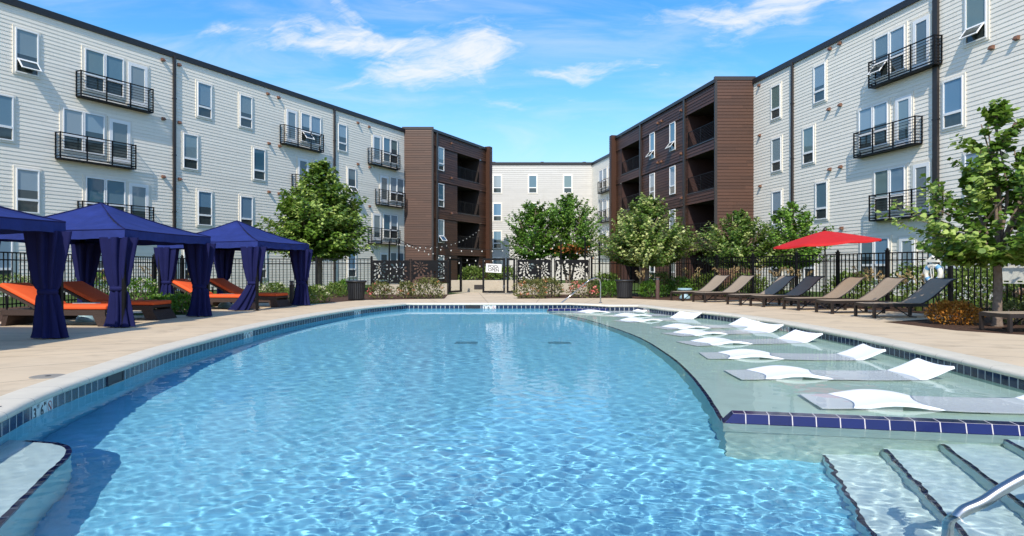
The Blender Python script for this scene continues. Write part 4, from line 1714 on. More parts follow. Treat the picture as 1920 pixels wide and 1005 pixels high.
MB().box((-.5, .02, -.03), (-.46, .12, .03)).box((-2.6, .02, -.03), (-2.56, .12, .03)).build('clip', BLACK, rp)
sb = thing('spine_board', 'white rescue backboard with hand slots and a black strap on the fence', 'backboard', (12.22, 15.75, 1.05), fd)
hs_ = []
for k in range(6):
    for z in (-.19, .19):
        hs_.append([(.12 + k * .33 + q[0], z + q[1]) for q in ((0, -.02), (.14, -.02), (.14, .02), (0, .02))])
loops = [[Vector(p) for p in ((0, -.19, 0), (.06, -.24, 0), (1.94, -.24, 0), (2., -.19, 0), (2., .19, 0), (1.94, .24, 0), (.06, .24, 0), (0, .19, 0))]] + [[Vector((*p, 0)) for p in h] for h in hs_]
tr_ = tessellate_polygon(loops)
pts_ = [q for lp in loops for q in lp]
me = bpy.data.meshes.new('board')
me.from_pydata([(-p.x + .95, .09, p.y) for p in pts_], [], [tuple(t) for t in tr_])
me.materials.append(RINGW)
o = link('board', me, sb)
o.modifiers.new('s', 'SOLIDIFY').thickness = .04
MB().box((-.02, .05, -.30), (.06, .16, .28)).tube([(.02, .14, -.3), (.05, .15, -.5), (0, .14, -.75)], .02, 6).build('strap', BLACK, sb)

# ------------------------------------------------------------------ skimmers and depth tiles
MARKT = pmat('white marker tile', (.70, .70, .66), .25, var=.05)
INKB = pmat('marker black', (.015, .015, .02), .4)
INKR = pmat('marker red', (.45, .04, .03), .4)


def outline_at(px, py, z):
    p = at(px, py, z)
    q = Vector((p.x, p.y))
    best = min(range(NO), key=lambda i: (outline[i] - q).length)
    a, b = outline[best - 1], outline[(best + 1) % NO]
    a0_, b0_ = outline[best], outline[(best + 1) % NO]
    d0 = b0_ - a0_
    tt = (q - a0_).dot(d0) / max(1e-9, d0.length_squared)
    foot = a0_ + d0 * tt
    d = (b - a).normalized()
    return foot, d, Vector((-d.y, d.x))


def no_dive(parent, loc, r=.05, ink=None, rot=(R(90), 0, 0)):
    v, f = [], []
    n = 24
    for k in range(n):
        t = 2 * math.pi * k / n
        v += [(r * math.cos(t), r * math.sin(t), 0), (r * .82 * math.cos(t), r * .82 * math.sin(t), 0)]
    for k in range(n):
        k2 = (k + 1) % n
        f.append((2 * k, 2 * k2, 2 * k2 + 1, 2 * k + 1))
    s = r * .6
    n0 = len(v)
    v += [(-s - .004, s - .004, .0003), (-s + .004, s + .004, .0003), (s + .004, -s + .004, .0003), (s - .004, -s - .004, .0003)]
    f.append((n0, n0 + 3, n0 + 2, n0 + 1))
    o = MB().raw(v, f).build('no_diving_ring', ink or INKR, parent, loc=loc, rot=rot)
    mb = MB()
    mb.raw([(-.012, .008, 0), (.006, -.002, 0), (.02, -.03, 0), (.01, -.033, 0), (-.002, -.012, 0), (-.022, .0, 0)], [tuple(range(6))[::-1]])
    mb.lathe([(.008, 0), (.006, .0004)], 8, (-.022, .014, 0))
    mb.build('diver_figure', INKB, parent, loc=loc, rot=rot)


def marker(px, py, items, lab):
    """items: list of text tuples (big, small) or None for the no-diving tile; wall normal looks into the pool"""
    foot, d, nrm = outline_at(px, py, -.14)
    T = .152
    n = len(items)
    root = thing('depth_marker', lab, 'depth marker', (foot.x - nrm.x * .007, foot.y - nrm.y * .007, -.140), math.atan2(d.y, d.x), 'depth marker tiles in the waterline')
    for i, it in enumerate(items):
        x = (i - (n - 1) / 2) * T
        bevel(MB().box((x - T / 2 + .003, -.004, -T / 2), (x + T / 2 - .003, .012, T / 2)).build('tile', MARKT, root), .002)
        if it is None:
            no_dive(root, (x, -.0052, 0))
        else:
            big, small = it
            if big:
                link('lettering', text_mesh(big, .135, INKB, bold=.003), root, (x - (.025 if small else 0), -.0052, -.012), (R(90), 0, 0))
            if small:
                link('lettering', text_mesh(small, .05, INKB), root, (x + .042, -.0052, .042), (R(90), 0, 0))
    return root


marker(81, 767, [('3', 'FT'), ('6', 'IN'), None], 'white depth tiles reading 3 FT 6 IN, nearest on the left pool wall')
marker(470, 629, [('4', 'FT'), ('6', 'IN'), None], 'white depth tiles reading 4 FT 6 IN, middle of the left pool wall')
marker(675, 587, [('4', 'FT'), ('6', 'IN'), None], 'white depth tiles reading 4 FT 6 IN, farthest on the left pool wall')
marker(919, 574, [('3', 'FT'), ('6', 'IN'), None], 'white depth tiles reading 3 FT 6 IN on the far pool wall')
marker(1250, 582, [None, ('1', 'FT'), None], 'white depth tiles reading 1 FT on the far shelf wall among the lounger heads')
marker(1503, 617, [None, ('1', 'FT'), None], 'white depth tiles reading 1 FT on the right shelf wall')


def skimmer(px, py, lab, wd=.42):
    foot, d, nrm = outline_at(px, py, -.14)
    root = thing('pool_skimmer', lab, 'skimmer', (foot.x - nrm.x * .007, foot.y - nrm.y * .007, -.14), math.atan2(d.y, d.x), 'skimmer mouths in the waterline')
    MB().box((-wd / 2, -.003, -.074), (wd / 2, .004, .074)).build('mouth', INKB, root)
    MB().box((-wd / 2 - .012, -.012, -.074), (-wd / 2, .01, .074)).box((wd / 2, -.012, -.074), (wd / 2 + .012, .01, .074)).build('frame', FLASH, root)
    MB().box((-wd / 2 + .01, -.02, -.074), (wd / 2 - .01, -.004, -.04)).build('weir_flap', RINGW, root)


skimmer(206, 712, 'dark skimmer opening in the left pool wall near the camera')
skimmer(889, 574, 'dark skimmer opening in the far pool wall beside the depth tiles', .5)

ld = thing('skimmer_lid', 'pale round skimmer lid set flush in the left deck near the camera', 'lid', at(90, 706))
MB().lathe([(.17, -.002), (.17, .004), (.155, .007), (.02, .007)], 28).build('lid', COPING, ld)
MB().lathe([(.03, .0075), (.03, .009), (.01, .009)], 12).build('finger_hole', BRONZE, ld)

# depth lettering on the coping, near left, read from the deck
foot, d, nrm = outline_at(40, 775, -.0)
cm = thing('coping_lettering', 'black depth numbers and red no-diving ring painted on the left coping', 'depth lettering', (foot.x + nrm.x * .15, foot.y + nrm.y * .15, .0105), math.atan2(d.y, d.x) + math.pi)
link('lettering', text_mesh('3', .15, INKB, bold=.004), cm, (-.30, 0, 0))
link('lettering', text_mesh('6', .15, INKB, bold=.004), cm, (-.14, 0, 0))
no_dive(cm, (.06, 0, 0), .075, INKR, (0, 0, 0))

# ------------------------------------------------------------------ vegetation
BARK = pmat('grey brown bark', (.20, .15, .115), .85, .2, var=.35, vscale=12, bump=.7, bscale=25, bdist=.02)
LINDEN = leaf_mat('linden leaves', (0.028, 0.077, 0.01), (0.153, 0.273, 0.034), (0.666, 0.791, 0.243), transl=.36)
FRINGE = leaf_mat('lilac tree leaves', (0.031, 0.08, 0.012), (0.163, 0.273, 0.044), (0.773, 0.8, 0.33), transl=.36)
BIRCH = leaf_mat('fine green leaves', (0.032, 0.102, 0.014), (0.175, 0.339, 0.046), (0.42, 0.654, 0.12), transl=.36)
DEAD = leaf_mat('dry orange leaves', (.20, .06, .02), (.38, .13, .04), (.5, .22, .08), transl=.2)
BOX = leaf_mat('bright green leaves', (0.036, 0.102, 0.012), (0.102, 0.228, 0.024), (0.24, 0.36, 0.06))
HEDGE = leaf_mat('hedge leaves', (0.046, 0.098, 0.016), (0.143, 0.221, 0.039), (0.338, 0.39, 0.104))
OLIVE = leaf_mat('rose leaves', (0.052, 0.078, 0.019), (0.156, 0.169, 0.052), (0.351, 0.286, 0.104))
AMBER = leaf_mat('amber barberry leaves', (.20, .065, .012), (.45, .17, .025), (.66, .34, .06), transl=.25)
PINK = leaf_mat('coral blossoms', (.62, .09, .10), (.80, .20, .18), (.85, .38, .32), transl=.2)
SALMON = leaf_mat('orange blossoms', (.55, .13, .05), (.72, .25, .12), (.8, .42, .22), transl=.2)
CREAMF = leaf_mat('cream blossoms', (.50, .50, .26), (.66, .64, .42), (.75, .72, .55), transl=.2)
PEACH = leaf_mat('peach blossoms', (.50, .28, .18), (.66, .42, .28), (.72, .55, .42), transl=.2)
STRAW = leaf_mat('straw plumes', (.38, .25, .11), (.55, .39, .19), (.68, .53, .31), transl=.3)
BLADE = leaf_mat('grass blades', (.06, .10, .02), (.13, .18, .04), (.28, .28, .09), transl=.3)


def leaves(name, mat, pos, axis, nrm, length, width, tone, parent, sides=4, fold=.18):
    """many small leaf faces in one mesh"""
    pos, axis, nrm = (np.asarray(q, float) for q in (pos, axis, nrm))
    axis /= np.linalg.norm(axis, axis=1, keepdims=True) + 1e-9
    side = np.cross(nrm, axis)
    side /= np.linalg.norm(side, axis=1, keepdims=True) + 1e-9
    up = np.cross(axis, side)
    n = len(pos)
    Lc = np.broadcast_to(np.asarray(length, float), (n,))[:, None]
    Wc = np.broadcast_to(np.asarray(width, float), (n,))[:, None]
    if sides == 4:
        shp = [(0, 0, 0), (.45, .5, fold), (1, 0, -.05), (.45, -.5, fold)]
    else:
        shp = [(0, 0, 0), (.22, .42, fold), (.6, .5, fold), (1, .0, -.1), (.6, -.5, fold), (.22, -.42, fold)]
    vs_ = np.stack([pos + axis * Lc * a + side * Wc * b + up * Wc * c for a, b, c in shp], 1).reshape(-1, 3)
    f = np.arange(n * len(shp)).reshape(n, len(shp))
    return link(name, np_mesh(name, vs_, f, mat, False, np.clip(tone, 0, 1)), parent)


def tree(name, label, base, profile, trunk_h, trunk_r, shoots, per, leaf, mat, seed, stems=1, group=None, sides=4, pale=.18, inner=.35, upright=.35, twig=.008, lean=(0, 0), lobes=.16):
    """profile: (z, radius) of the crown; shoots leave the limbs and carry the leaves"""
    r = np.random.default_rng(seed)
    root = thing(name, label, 'tree', (base[0], base[1], 0), 0, group)
    zs_ = np.array([p[0] for p in profile])
    rs_ = np.array([p[1] for p in profile])
    zc0, zc1 = zs_[0], zs_[-1]
    trunk = MB()
    cx, cy = lean
    limbs = []
    for s in range(stems):
        a = 2 * math.pi * (s + .3 * r.random()) / stems + .4
        bx, by = (.16 * math.cos(a), .16 * math.sin(a)) if stems > 1 else (0, 0)
        tx, ty = (bx * 3.5 + cx * .4, by * 3.5 + cy * .4) if stems > 1 else (cx * .3, cy * .3)
        tp = catmull([(bx, by, -.05), (bx * 1.2, by * 1.2, trunk_h * .3), ((bx + tx) / 2 + .02, (by + ty) / 2, trunk_h * .65), (tx, ty, trunk_h)], 5)
        rr_ = trunk_r / (stems ** .5)
        trunk.tube(tp, [rr_ * (1.35 - .75 * (i / (len(tp) - 1)) ** .35) if i < 3 else rr_ * (1. - .3 * i / (len(tp) - 1)) for i in range(len(tp))], 9)
        nl = max(3, 9 // stems)
        for k in range(nl):
            b = 2 * math.pi * (k + .6 * r.random()) / nl + s
            zt = zc0 + (zc1 - zc0) * (.3 + .6 * r.random())
            R_t = np.interp(zt, zs_, rs_) * .62
            e = (cx + R_t * math.cos(b), cy + R_t * math.sin(b), zt)
            st = tp[-1 - int(r.integers(0, 3))]
            md = ((st.x + e[0]) / 2 + .15 * r.normal(), (st.y + e[1]) / 2 + .15 * r.normal(), (st.z + e[2]) / 2 + .1)
            lp = catmull([tuple(st), (st.x * .6 + md[0] * .4, st.y * .6 + md[1] * .4, st.z * .6 + md[2] * .4 + .05), md, e], 4)
            trunk.tube(lp, [rr_ * .55 * (1 - .8 * i / (len(lp) - 1)) for i in range(len(lp))], 6)
            limbs.append(lp)
        e = (cx, cy, zc0 + (zc1 - zc0) * .9)
        lp = catmull([tuple(tp[-1]), (tp[-1].x * .5 + cx * .5, tp[-1].y * .5 + cy * .5, (trunk_h + e[2]) / 2), e], 5)
        trunk.tube(lp, [rr_ * .6 * (1 - .85 * i / (len(lp) - 1)) for i in range(len(lp))], 6)
        limbs.append(lp)
    LP = np.array([tuple(q) for lp in limbs for q in lp[3:]])
    ph = r.random(6) * 6.28
    P_, A_, N_, T_, S_ = [], [], [], [], []
    zz = np.linspace(zc0, zc1, 200)
    wz = np.interp(zz, zs_, rs_) + .12
    wz = np.cumsum(wz) / wz.sum()
    for s in range(shoots):
        z = float(np.interp(r.random(), wz, zz))
        a = r.random() * 2 * math.pi
        lob = 1 + lobes * (math.sin(3 * a + ph[0] + z * 1.3) + .8 * math.sin(5 * a + ph[1] - z * 2.1) + .6 * math.sin(z * 4.5 + ph[2] + 2 * a))
        ins = r.random() < inner
        rad = np.interp(z, zs_, rs_) * lob * ((.35 + .45 * r.random()) if ins else (.82 + .24 * r.random()))
        E_ = np.array([cx + rad * math.cos(a), cy + rad * math.sin(a), z])
        # start at a limb point that lies inside and below
        want = np.array([cx + rad * .45 * math.cos(a), cy + rad * .45 * math.sin(a), z - .35 * rad - .15])
        st = LP[np.argmin(((LP - want) ** 2).sum(1) + .02 * r.random(len(LP)))]
        out = np.array([math.cos(a), math.sin(a), 0])
        mid = (st + E_) / 2 + np.array([0, 0, -upright * .35 * np.linalg.norm(E_ - st) * .6]) + out * .1 * rad * r.random()
        t = np.linspace(.25 if ins else .32, 1, per) + r.normal(0, .012, per)
        t = np.clip(t, 0, 1)[:, None]
        C_ = (1 - t) ** 2 * st + 2 * t * (1 - t) * mid + t ** 2 * E_
        D_ = 2 * (1 - t) * (mid - st) + 2 * t * (E_ - mid)
        D_ /= np.linalg.norm(D_, axis=1, keepdims=True) + 1e-9
        sd_ = np.cross(D_, [0, 0, 1.])
        sd_ /= np.linalg.norm(sd_, axis=1, keepdims=True) + 1e-9
        alt = np.where(np.arange(per) % 2 == 0, 1., -1.)[:, None]
        ax = sd_ * alt * (.8 + .3 * r.random((per, 1))) + D_ * .6 + np.array([0, 0, -.25]) + r.normal(0, .28, (per, 3))
        nm = np.array([0, 0, 1.]) + .55 * out + r.normal(0, .42, (per, 3))
        P_.append(C_ + r.normal(0, leaf * .22, (per, 3)))
        A_.append(ax)
        N_.append(nm)
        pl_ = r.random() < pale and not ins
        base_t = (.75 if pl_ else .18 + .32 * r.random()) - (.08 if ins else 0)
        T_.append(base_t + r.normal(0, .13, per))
        S_.append(leaf * (.75 + .5 * r.random(per)) * (1 - .25 * t[:, 0] ** 3))
        if twig and (not ins or s % 2 == 0):
            q = [(1 - u) ** 2 * st + 2 * u * (1 - u) * mid + u ** 2 * E_ for u in (0, .35, .7, 1)]
            trunk.tube(q, [twig * 1.5, twig, twig * .7, twig * .3], 3, False)
    trunk.build('trunk', BARK, root, True)
    S = np.concatenate(S_)
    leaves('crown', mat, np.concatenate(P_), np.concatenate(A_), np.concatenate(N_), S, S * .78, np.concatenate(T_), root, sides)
    return root


tree('shade_tree', 'tall rounded green tree with pale seed bracts behind the farthest cabana', (-10.15, 36.0),
     [(1.7, 1.5), (2.2, 2.5), (2.9, 2.75), (3.8, 2.5), (4.6, 2.15), (5.4, 1.6), (6.2, .95), (6.95, .25)], 1.9, .17, 620, 30, .24, LINDEN, 21, pale=.3, twig=.012)
tree('multi_stem_tree', 'fine-leaved multi-stem tree behind the screens, left one of two', (1.5, 38.0),
     [(1.6, .7), (2.0, 1.5), (2.6, 1.85), (3.4, 1.65), (4.2, 1.2), (4.8, .7), (5.05, .2)], 1.8, .13, 330, 34, .15, BIRCH, 31, stems=2, group='multi-stem trees behind the screens', pale=.12, upright=.6, lean=(-.25, 0), lobes=.22)
mt = tree('multi_stem_tree', 'fine-leaved multi-stem tree with a dry orange branch, behind the last screen', (3.25, 38.6),
          [(1.7, .8), (2.1, 1.7), (2.9, 2.15), (3.9, 1.95), (4.6, 1.5), (5.2, .8), (5.45, .2)], 1.9, .14, 400, 34, .15, BIRCH, 37, stems=3, group='multi-stem trees behind the screens', pale=.12, upright=.6, lobes=.22)
q = rng.normal(0, 1, (170, 3)) * np.array([.42, .2, .12]) + np.array([.0, -1.75, 2.35])
q[:, 2] -= .25 * np.abs(q[:, 0])
leaves('dry_branch', DEAD, q, rng.normal(0, 1, (170, 3)), rng.normal(0, 1, (170, 3)), .15, .09, rng.random(170), mt)
tree('lilac_tree', 'broad umbrella-shaped tree with cream flower heads beside the right trash can', (5.72, 29.0),
     [(1.45, 1.1), (1.75, 1.9), (2.3, 2.15), (2.9, 1.8), (3.5, 1.25), (4.0, .75), (4.4, .2)], 1.25, .12, 470, 30, .155, FRINGE, 43, stems=1, pale=.45, upright=.8, twig=.01)
tree('lilac_tree', 'low spreading tree beyond the right fence, left of the red umbrella', (10.3, 31.0),
     [(1.25, .9), (1.6, 1.7), (2.1, 2.0), (2.7, 1.8), (3.2, 1.3), (3.6, .7), (3.85, .2)], 1.2, .12, 330, 28, .16, FRINGE, 47, group='spreading trees beyond the right fence', pale=.35, upright=.9, lobes=.25)
tree('lilac_tree', 'darker spreading tree beyond the right fence, above the red umbrella', (12.7, 31.0),
     [(1.25, .9), (1.7, 1.6), (2.3, 1.75), (2.9, 1.55), (3.5, 1.1), (3.95, .6), (4.2, .2)], 1.2, .12, 300, 28, .16, BIRCH, 53, group='spreading trees beyond the right fence', pale=.2, upright=1.1, lobes=.25)
tree('linden_tree', 'young broad-leaved tree in mulch at the right, its trunk in front of the fence', (9.95, 14.0),
     [(1.3, .9), (1.6, 1.65), (2.05, 1.9), (2.6, 1.6), (3.1, 1.15), (3.7, .75), (4.3, .35), (4.6, .1)], 1.35, .098, 250, 24, .155, LINDEN, 61, sides=6, pale=.22, upright=.9, twig=.007, inner=.3, lobes=.2)


def shrub(name, label, cat, p, rx, ry, h, n, leaf, mat, seed, group=None, flower=None, nf=0, fs=.08, z0=0., heads=False, wide=.7):
    r = np.random.default_rng(seed)
    root = thing(name, label, cat, (p[0], p[1], z0), 0, group)
    th = r.random(n) * 6.28
    cz = r.random(n) ** .8
    lob = 1 + .16 * np.sin(th * 3 + seed) + .12 * np.sin(th * 5 - cz * 5 + seed * 2)
    k = (.45 + .6 * r.random(n) ** .5) * lob
    sr = np.sqrt(np.clip(1 - (cz * 1.0) ** 2 * .92, .05, 1))
    under = .72 + .28 * np.clip(cz * 4, 0, 1)
    P = np.stack([rx * k * sr * under * np.cos(th), ry * k * sr * under * np.sin(th), h * np.clip(cz * (.72 + .3 * k), .03, 1.1)], 1)
    P += r.normal(0, leaf * .25, (n, 3))
    P[:, 2] = np.abs(P[:, 2])
    out = P / np.array([rx, ry, h]) + np.array([0, 0, .15])
    A = out * .8 + r.normal(0, .55, (n, 3))
    N = out + np.array([0, 0, .6]) + r.normal(0, .5, (n, 3))
    clump = .5 + .5 * np.sin(P[:, 0] * 9 / max(rx, .2) + seed) * np.sin(P[:, 1] * 8 / max(ry, .2) + P[:, 2] * 9 / h)
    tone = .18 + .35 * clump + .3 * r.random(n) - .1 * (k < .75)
    L = leaf * (.7 + .6 * r.random(n))
    st = MB()
    for q in range(7):
        a = 2 * math.pi * q / 7 + seed
        st.tube([(.03 * math.cos(a), .03 * math.sin(a), -.03), (rx * .3 * math.cos(a), ry * .3 * math.sin(a), h * .4), (rx * .55 * math.cos(a), ry * .55 * math.sin(a), h * .7)], [.012, .008, .004], 4)
    st.build('stems', BARK, root)
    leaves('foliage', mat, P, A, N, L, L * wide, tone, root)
    if flower:
        th = r.random(nf) * 6.28
        cz = .25 + .72 * r.random(nf)
        C = np.stack([rx * np.sqrt(1 - cz ** 2 * .8) * np.cos(th), ry * np.sqrt(1 - cz ** 2 * .8) * np.sin(th), h * cz], 1)
        m = 46 if heads else 12
        Q = np.repeat(C, m, 0)
        dd = r.normal(0, 1, Q.shape)
        dd /= np.linalg.norm(dd, axis=1, keepdims=True)
        Q = Q + dd * fs * np.array([1, 1, .75])
        leaves('blossoms', flower, Q, np.cross(dd, r.normal(0, 1, dd.shape)), dd, fs * (.55 if heads else .9), fs * (.5 if heads else .8), r.random(len(Q)), root)
    return root


def gp(px, py):
    v_ = at(px, py)
    return (v_.x, v_.y)


# roses and bushes along the far deck
shrub('rose_bush', 'pink flowered rose bush at the left end of the far bed', 'bush', gp(713, 559), .50, .40, .62, 650, .085, OLIVE, 1, 'rose bushes by the screens', PINK, 8, .065)
shrub('rose_bush', 'small orange flowered rose bush in the middle of the left far bed', 'bush', gp(761, 558), .38, .35, .58, 480, .085, OLIVE, 2, 'rose bushes by the screens', SALMON, 12, .045)
shrub('rose_bush', 'large rose bush with orange blossoms just left of the open gate', 'bush', gp(803, 559), .66, .45, .75, 900, .085, OLIVE, 3, 'rose bushes by the screens', SALMON, 10, .05)
shrub('rose_bush', 'large rose bush with coral blossoms right of the pool sign gate', 'bush', gp(996, 559.5), .66, .42, .72, 900, .085, OLIVE, 4, 'rose bushes by the screens', SALMON, 13, .055)
shrub('rose_bush', 'olive rose bush with few blossoms below the joint of the right screens', 'bush', gp(1032, 556), .58, .42, .76, 800, .085, OLIVE, 5, 'rose bushes by the screens', SALMON, 12, .05)
shrub('rose_bush', 'rose bush with big coral pink blossoms behind the chrome handrail', 'bush', gp(1093, 558), .62, .42, .70, 800, .085, OLIVE, 6, 'rose bushes by the screens', PINK, 11, .085)
shrub('boxwood_bush', 'bright green bush left of the right trash can', 'bush', gp(1141, 557), .46, .42, .62, 900, .075, BOX, 7, 'green bushes beside the right trash can')
shrub('boxwood_bush', 'dense bright green bush left of the reddish bollard', 'bush', gp(1222, 557), .60, .52, .66, 1300, .07, BOX, 8, 'green bushes beside the right trash can')
shrub('boxwood_bush', 'bright green bush right of the reddish bollard, beside the pale blue table', 'bush', gp(1275, 554), .60, .55, .76, 1300, .075, BOX, 9, 'green bushes beside the right trash can')
shrub('boxwood_bush', 'green rounded bush behind the two by the reddish bollard, at the fence', 'bush', (6.6, 30.6), .7, .55, .95, 1100, .09, HEDGE, 10, 'green bushes beside the right trash can')
shrub('barberry_bush', 'low amber orange bush in the mulch in front of the young tree', 'bush', gp(1789, 606), .50, .46, .44, 2600, .05, AMBER, 11)
# left planting
for (px, py, rx, h, m_, lab, fl, nf) in ((345, 586, .55, .42, BOX, 'low leafy bush between the middle and farthest cabanas', None, 0), (306, 584, .5, .40, BOX, 'low leafy bush behind the back lounger of the middle cabana', None, 0),
                                         (262, 566, .75, .80, BOX, 'hydrangea with cream heads right of the middle cabana curtain', CREAMF, 7), (186, 563, .85, .95, BOX, 'hydrangea with cream heads seen under the middle cabana', CREAMF, 8),
                                         (15, 560, .9, .95, HEDGE, 'yellow green shrub by the fence at the left picture edge', CREAMF, 12), (62, 556, .8, .85, HEDGE, 'yellow green shrub by the fence beside the nearest curtain', CREAMF, 9),
                                         (512, 562, .6, .62, HEDGE, 'cream flowered shrub behind the back lounger of the farthest cabana', CREAMF, 10), (590, 566, .5, .55, HEDGE, 'yellowish shrub right of the farthest cabana curtain', CREAMF, 6),
                                         (566, 570, .4, .5, HEDGE, 'yellowish shrub beside the short dark bollard', CREAMF, 4), (628, 556, .5, .55, HEDGE, 'small green shrub under the tall rounded tree', None, 0), (648, 553, .5, .6, BOX, 'small bright green shrub left of the left trash can', None, 0)):
    shrub('garden_shrub', lab, 'shrub', gp(px, py), rx, rx * .85, h, 700, .095 if m_ is BOX else .08, m_, int(px), 'shrubs along the left fence', fl, nf, .075, heads=fl is not None)
# planter bushes beyond the gate
for (px, lab) in ((885, 'green bush in the planter seen through the open gate, left one'), (922, 'green bush in the planter behind the pool sign'), (948, 'green bush in the planter at the right of the pool sign')):
    shrub('planter_bush', lab, 'bush', ((px - 960) * 35.6 / F, 35.6), .62, .5, .75, 700, .12, HEDGE, px, 'bushes in the concrete planter', z0=.5)
# beyond the right fence
for i, (x, y, rx, h, m_, fl, nf, lab) in enumerate(((12.6, 21.0, 1.0, 1.25, HEDGE, None, 0, 'tall leafy hedge bush beyond the fence behind the life ring, left one'), (13.2, 19.0, 1.0, 1.25, HEDGE, None, 0, 'tall leafy hedge bush beyond the fence behind the life ring, right one'),
                                                    (13.0, 17.1, .75, .85, HEDGE, PEACH, 16, 'peach flowered hydrangea beyond the fence left of the young tree'), (13.6, 15.2, .75, .95, HEDGE, PEACH, 18, 'peach flowered hydrangea beyond the fence right of the young tree'),
                                                    (11.9, 24.0, .9, 1.0, HEDGE, None, 0, 'green shrub beyond the fence behind the umbrella pole'), (9.9, 28.6, .8, .9, HEDGE, None, 0, 'green shrub beyond the fence behind the half shaded lounger'),
                                                    (9.0, 31.6, .8, .9, HEDGE, None, 0, 'green shrub beyond the fence behind the farthest brown lounger'), (4.6, 33.2, .8, .9, HEDGE, None, 0, 'green shrub beyond the fence behind the right trash can'), (13.9, 20.2, .9, 1.35, HEDGE, None, 0, 'tallest hedge bush beyond the fence, at the back behind the life ring'))):
    shrub('hedge_bush', lab, 'bush', (x, y), rx, rx * .85, h, 1100, .11, m_, 80 + i, 'bushes beyond the right fence', fl, nf, .10, heads=True)
shrub('garden_shrub', 'low shrub with yellow and pink flowers under the lounger foot at right', 'shrub', gp(1910, 606), .5, .4, .42, 600, .07, OLIVE, 66, None, PEACH, 10, .07)


def grass_clump(label, p, h, seed, plumes=16):
    r = np.random.default_rng(seed)
    root = thing('ornamental_grass', label, 'grass clump', (p[0], p[1], 0), 0, 'ornamental grass clumps along the fences')
    V, Fc, T = [], [], []
    Q, A, N = [], [], []
    for b in range(90):
        a = r.random() * 6.28
        ln = h * (.55 + .45 * r.random())
        sp = .25 + .5 * r.random()
        d = np.array([math.cos(a), math.sin(a), 0])
        s = np.array([-d[1], d[0], 0]) * .009
        base = d * .10 * r.random()
        prev = None
        for k in range(5):
            t = k / 4
            c = base + d * sp * h * t ** 2 * .9 + np.array([0, 0, ln * (t - .28 * t ** 3)])
            w_ = 1.2 - t
            n0 = len(V)
            V += [c - s * w_, c + s * w_]
            if prev is not None:
                Fc.append((prev, prev + 1, n0 + 1, n0))
                T.append(r.random())
            prev = n0
        if b < plumes:
            top = base + d * sp * h * .5 + np.array([0, 0, ln * .9 + .22])
            for k in range(26):
                t = k / 26
                Q.append(top + d * .16 * t + np.array([0, 0, .24 * t - .10 * t * t]) + r.normal(0, .012, 3))
                A.append(d * .5 + np.array([0, 0, .6]) + r.normal(0, .5, 3))
                N.append(r.normal(0, 1, 3))
    link('blades', np_mesh('blades', np.array(V), np.array(Fc), BLADE, False, np.array(T)), root)
    leaves('plumes', STRAW, Q, A, N, .075, .028, r.random(len(Q)), root)


for i, (px, Y, h, lab) in enumerate(((1296, 31.0, .95, 'straw plumed grass beyond the fence right of the green bushes'), (1362, 29.0, 1.05, 'straw plumed grass beyond the fence behind the two farthest brown loungers'),
                                     (1408, 27.5, 1.05, 'straw plumed grass beyond the fence between the second and third brown loungers'), (1462, 25.5, .95, 'straw plumed grass beyond the fence behind the half shaded lounger'),
                                     (1500, 24.2, .9, 'straw plumed grass beyond the fence left of the umbrella pole'), (1628, 20.4, .95, 'straw plumed grass beyond the fence right of the umbrella pole'), (1722, 19.0, .85, 'straw plumed grass at the fence just left of the life ring'),
                                     (1205, 33.5, .9, 'straw plumed grass beyond the fence behind the right trash can'), (290, 28.6, 1.05, 'straw plumed grass beyond the left fence right of the middle cabana curtain'),
                                     (178, 24.0, 1.0, 'straw plumed grass beyond the left fence under the middle cabana'), (372, 33.5, 1.0, 'straw plumed grass beyond the left fence behind the farthest cabana'))):
    grass_clump(lab, ((px - 960) * Y / F, Y), h, 300 + i)

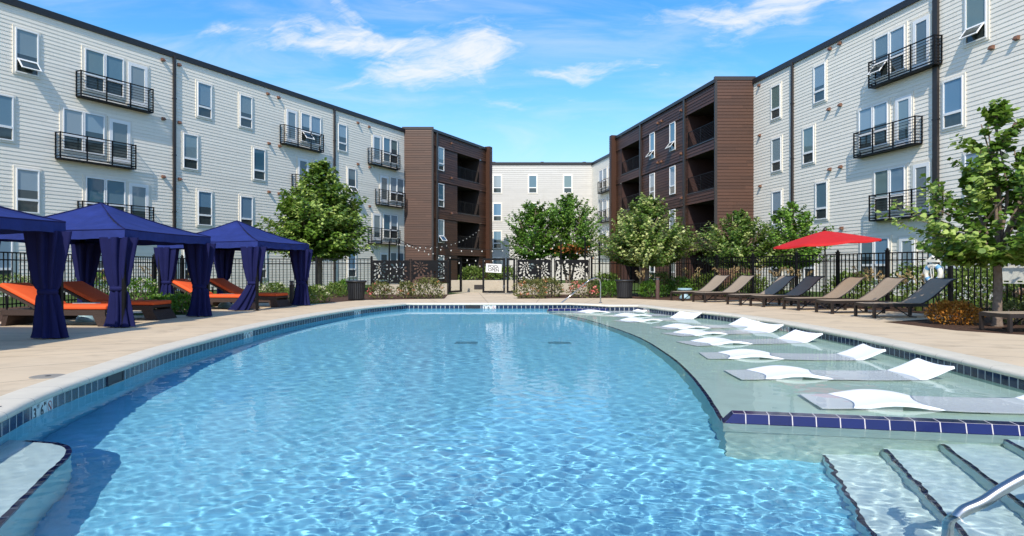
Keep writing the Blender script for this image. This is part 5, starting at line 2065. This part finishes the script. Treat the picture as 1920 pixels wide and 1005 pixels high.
# ------------------------------------------------------------------ string lights
BULB = pmat('frosted bulb', (.62, .60, .55), .2, .5)
PY = 36.0
pole_px = [(730, 452, 'left outer'), (748, 449, 'left inner'), (1052, 456, 'right inner'), (1097, 445, 'right middle'), (1124, 455, 'right outer')]
tops = []
for px, py, nm in pole_px:
    Yp = PY if px < 1110 else 33.5
    x = (px - 960) * Yp / F
    zt = EYE + (HZ - py) * Yp / F
    t = thing('light_pole', {'left outer': 'thin dark string light pole left of the brown block, outer of two', 'left inner': 'thin dark string light pole beside the left brown block corner', 'right inner': 'thin dark string light pole among the multi-stem trees, left one',
                             'right middle': 'thin dark string light pole among the multi-stem trees, right one', 'right outer': 'thin dark pole behind the arching chrome handrail'}[nm], 'pole', (x, Yp, 0), 0, 'string light poles')
    MB().tube([(0, 0, -.03), (0, 0, zt)], .042, 8).lathe([(.11, 0), (.11, .03)], 12).lathe([(.05, zt), (.03, zt + .04)], 8).build('pole', BLACK, t)
    MB().tube([(0, -.04, zt - .06), (0, -.09, zt - .03), (0, -.06, zt)], .01, 5).build('hook', FLASH, t)
    tops.append(Vector((x, Yp, zt)))
lb = MB().lathe([(.010, 0), (.013, -.02), (.013, -.05)], 8).mesh('socket', BLACK)
bm_ = MB().lathe([(.013, -.05), (.026, -.075), (.032, -.10), (.026, -.122), (.006, -.136)], 10).mesh('bulb', BULB, True)
for i, (a, b, sag, lab) in enumerate(((tops[0], tops[3], .55, 'string of white bulbs between the outer poles, the one that sags least'), (tops[1], tops[2], .95, 'string of white bulbs between the inner poles, middle one in height'),
                                      (tops[1], tops[4], 1.25, 'string of white bulbs sagging lowest, above the open gate'), (tops[0], Vector((-2.9, 65.5, 5.2)), .9, 'string of white bulbs running back to the fin of the left brown block'))):
    t = thing('string_light', lab, 'string lights', tuple(a), 0, 'string lights over the courtyard')
    D_ = b - a
    pts = []
    for k in range(41):
        u = k / 40
        pts.append(D_ * u + Vector((0, 0, -sag * 4 * u * (1 - u))))
    MB().tube(pts, .008, 5).build('cable', BLACK, t)
    n = 19
    for k in range(1, n):
        u = k / n
        p = D_ * u + Vector((0, 0, -sag * 4 * u * (1 - u)))
        so = link('bulb', bm_, t, p)
        link('socket', lb, so)

# parts that stand in the water carry world-space meshes (the caustic light search needs untransformed receivers)
bpy.context.view_layer.update()
for o in list(COL.objects):
    if o.type == 'MESH' and o.cycles.is_caustics_receiver and o.parent is not None:
        mw = o.matrix_world.copy()
        if o.data.users > 1:
            o.data = o.data.copy()
        o.data.transform(mw)
        o.matrix_parent_inverse = o.parent.matrix_world.inverted()
        o.matrix_basis = Matrix.Identity(4)
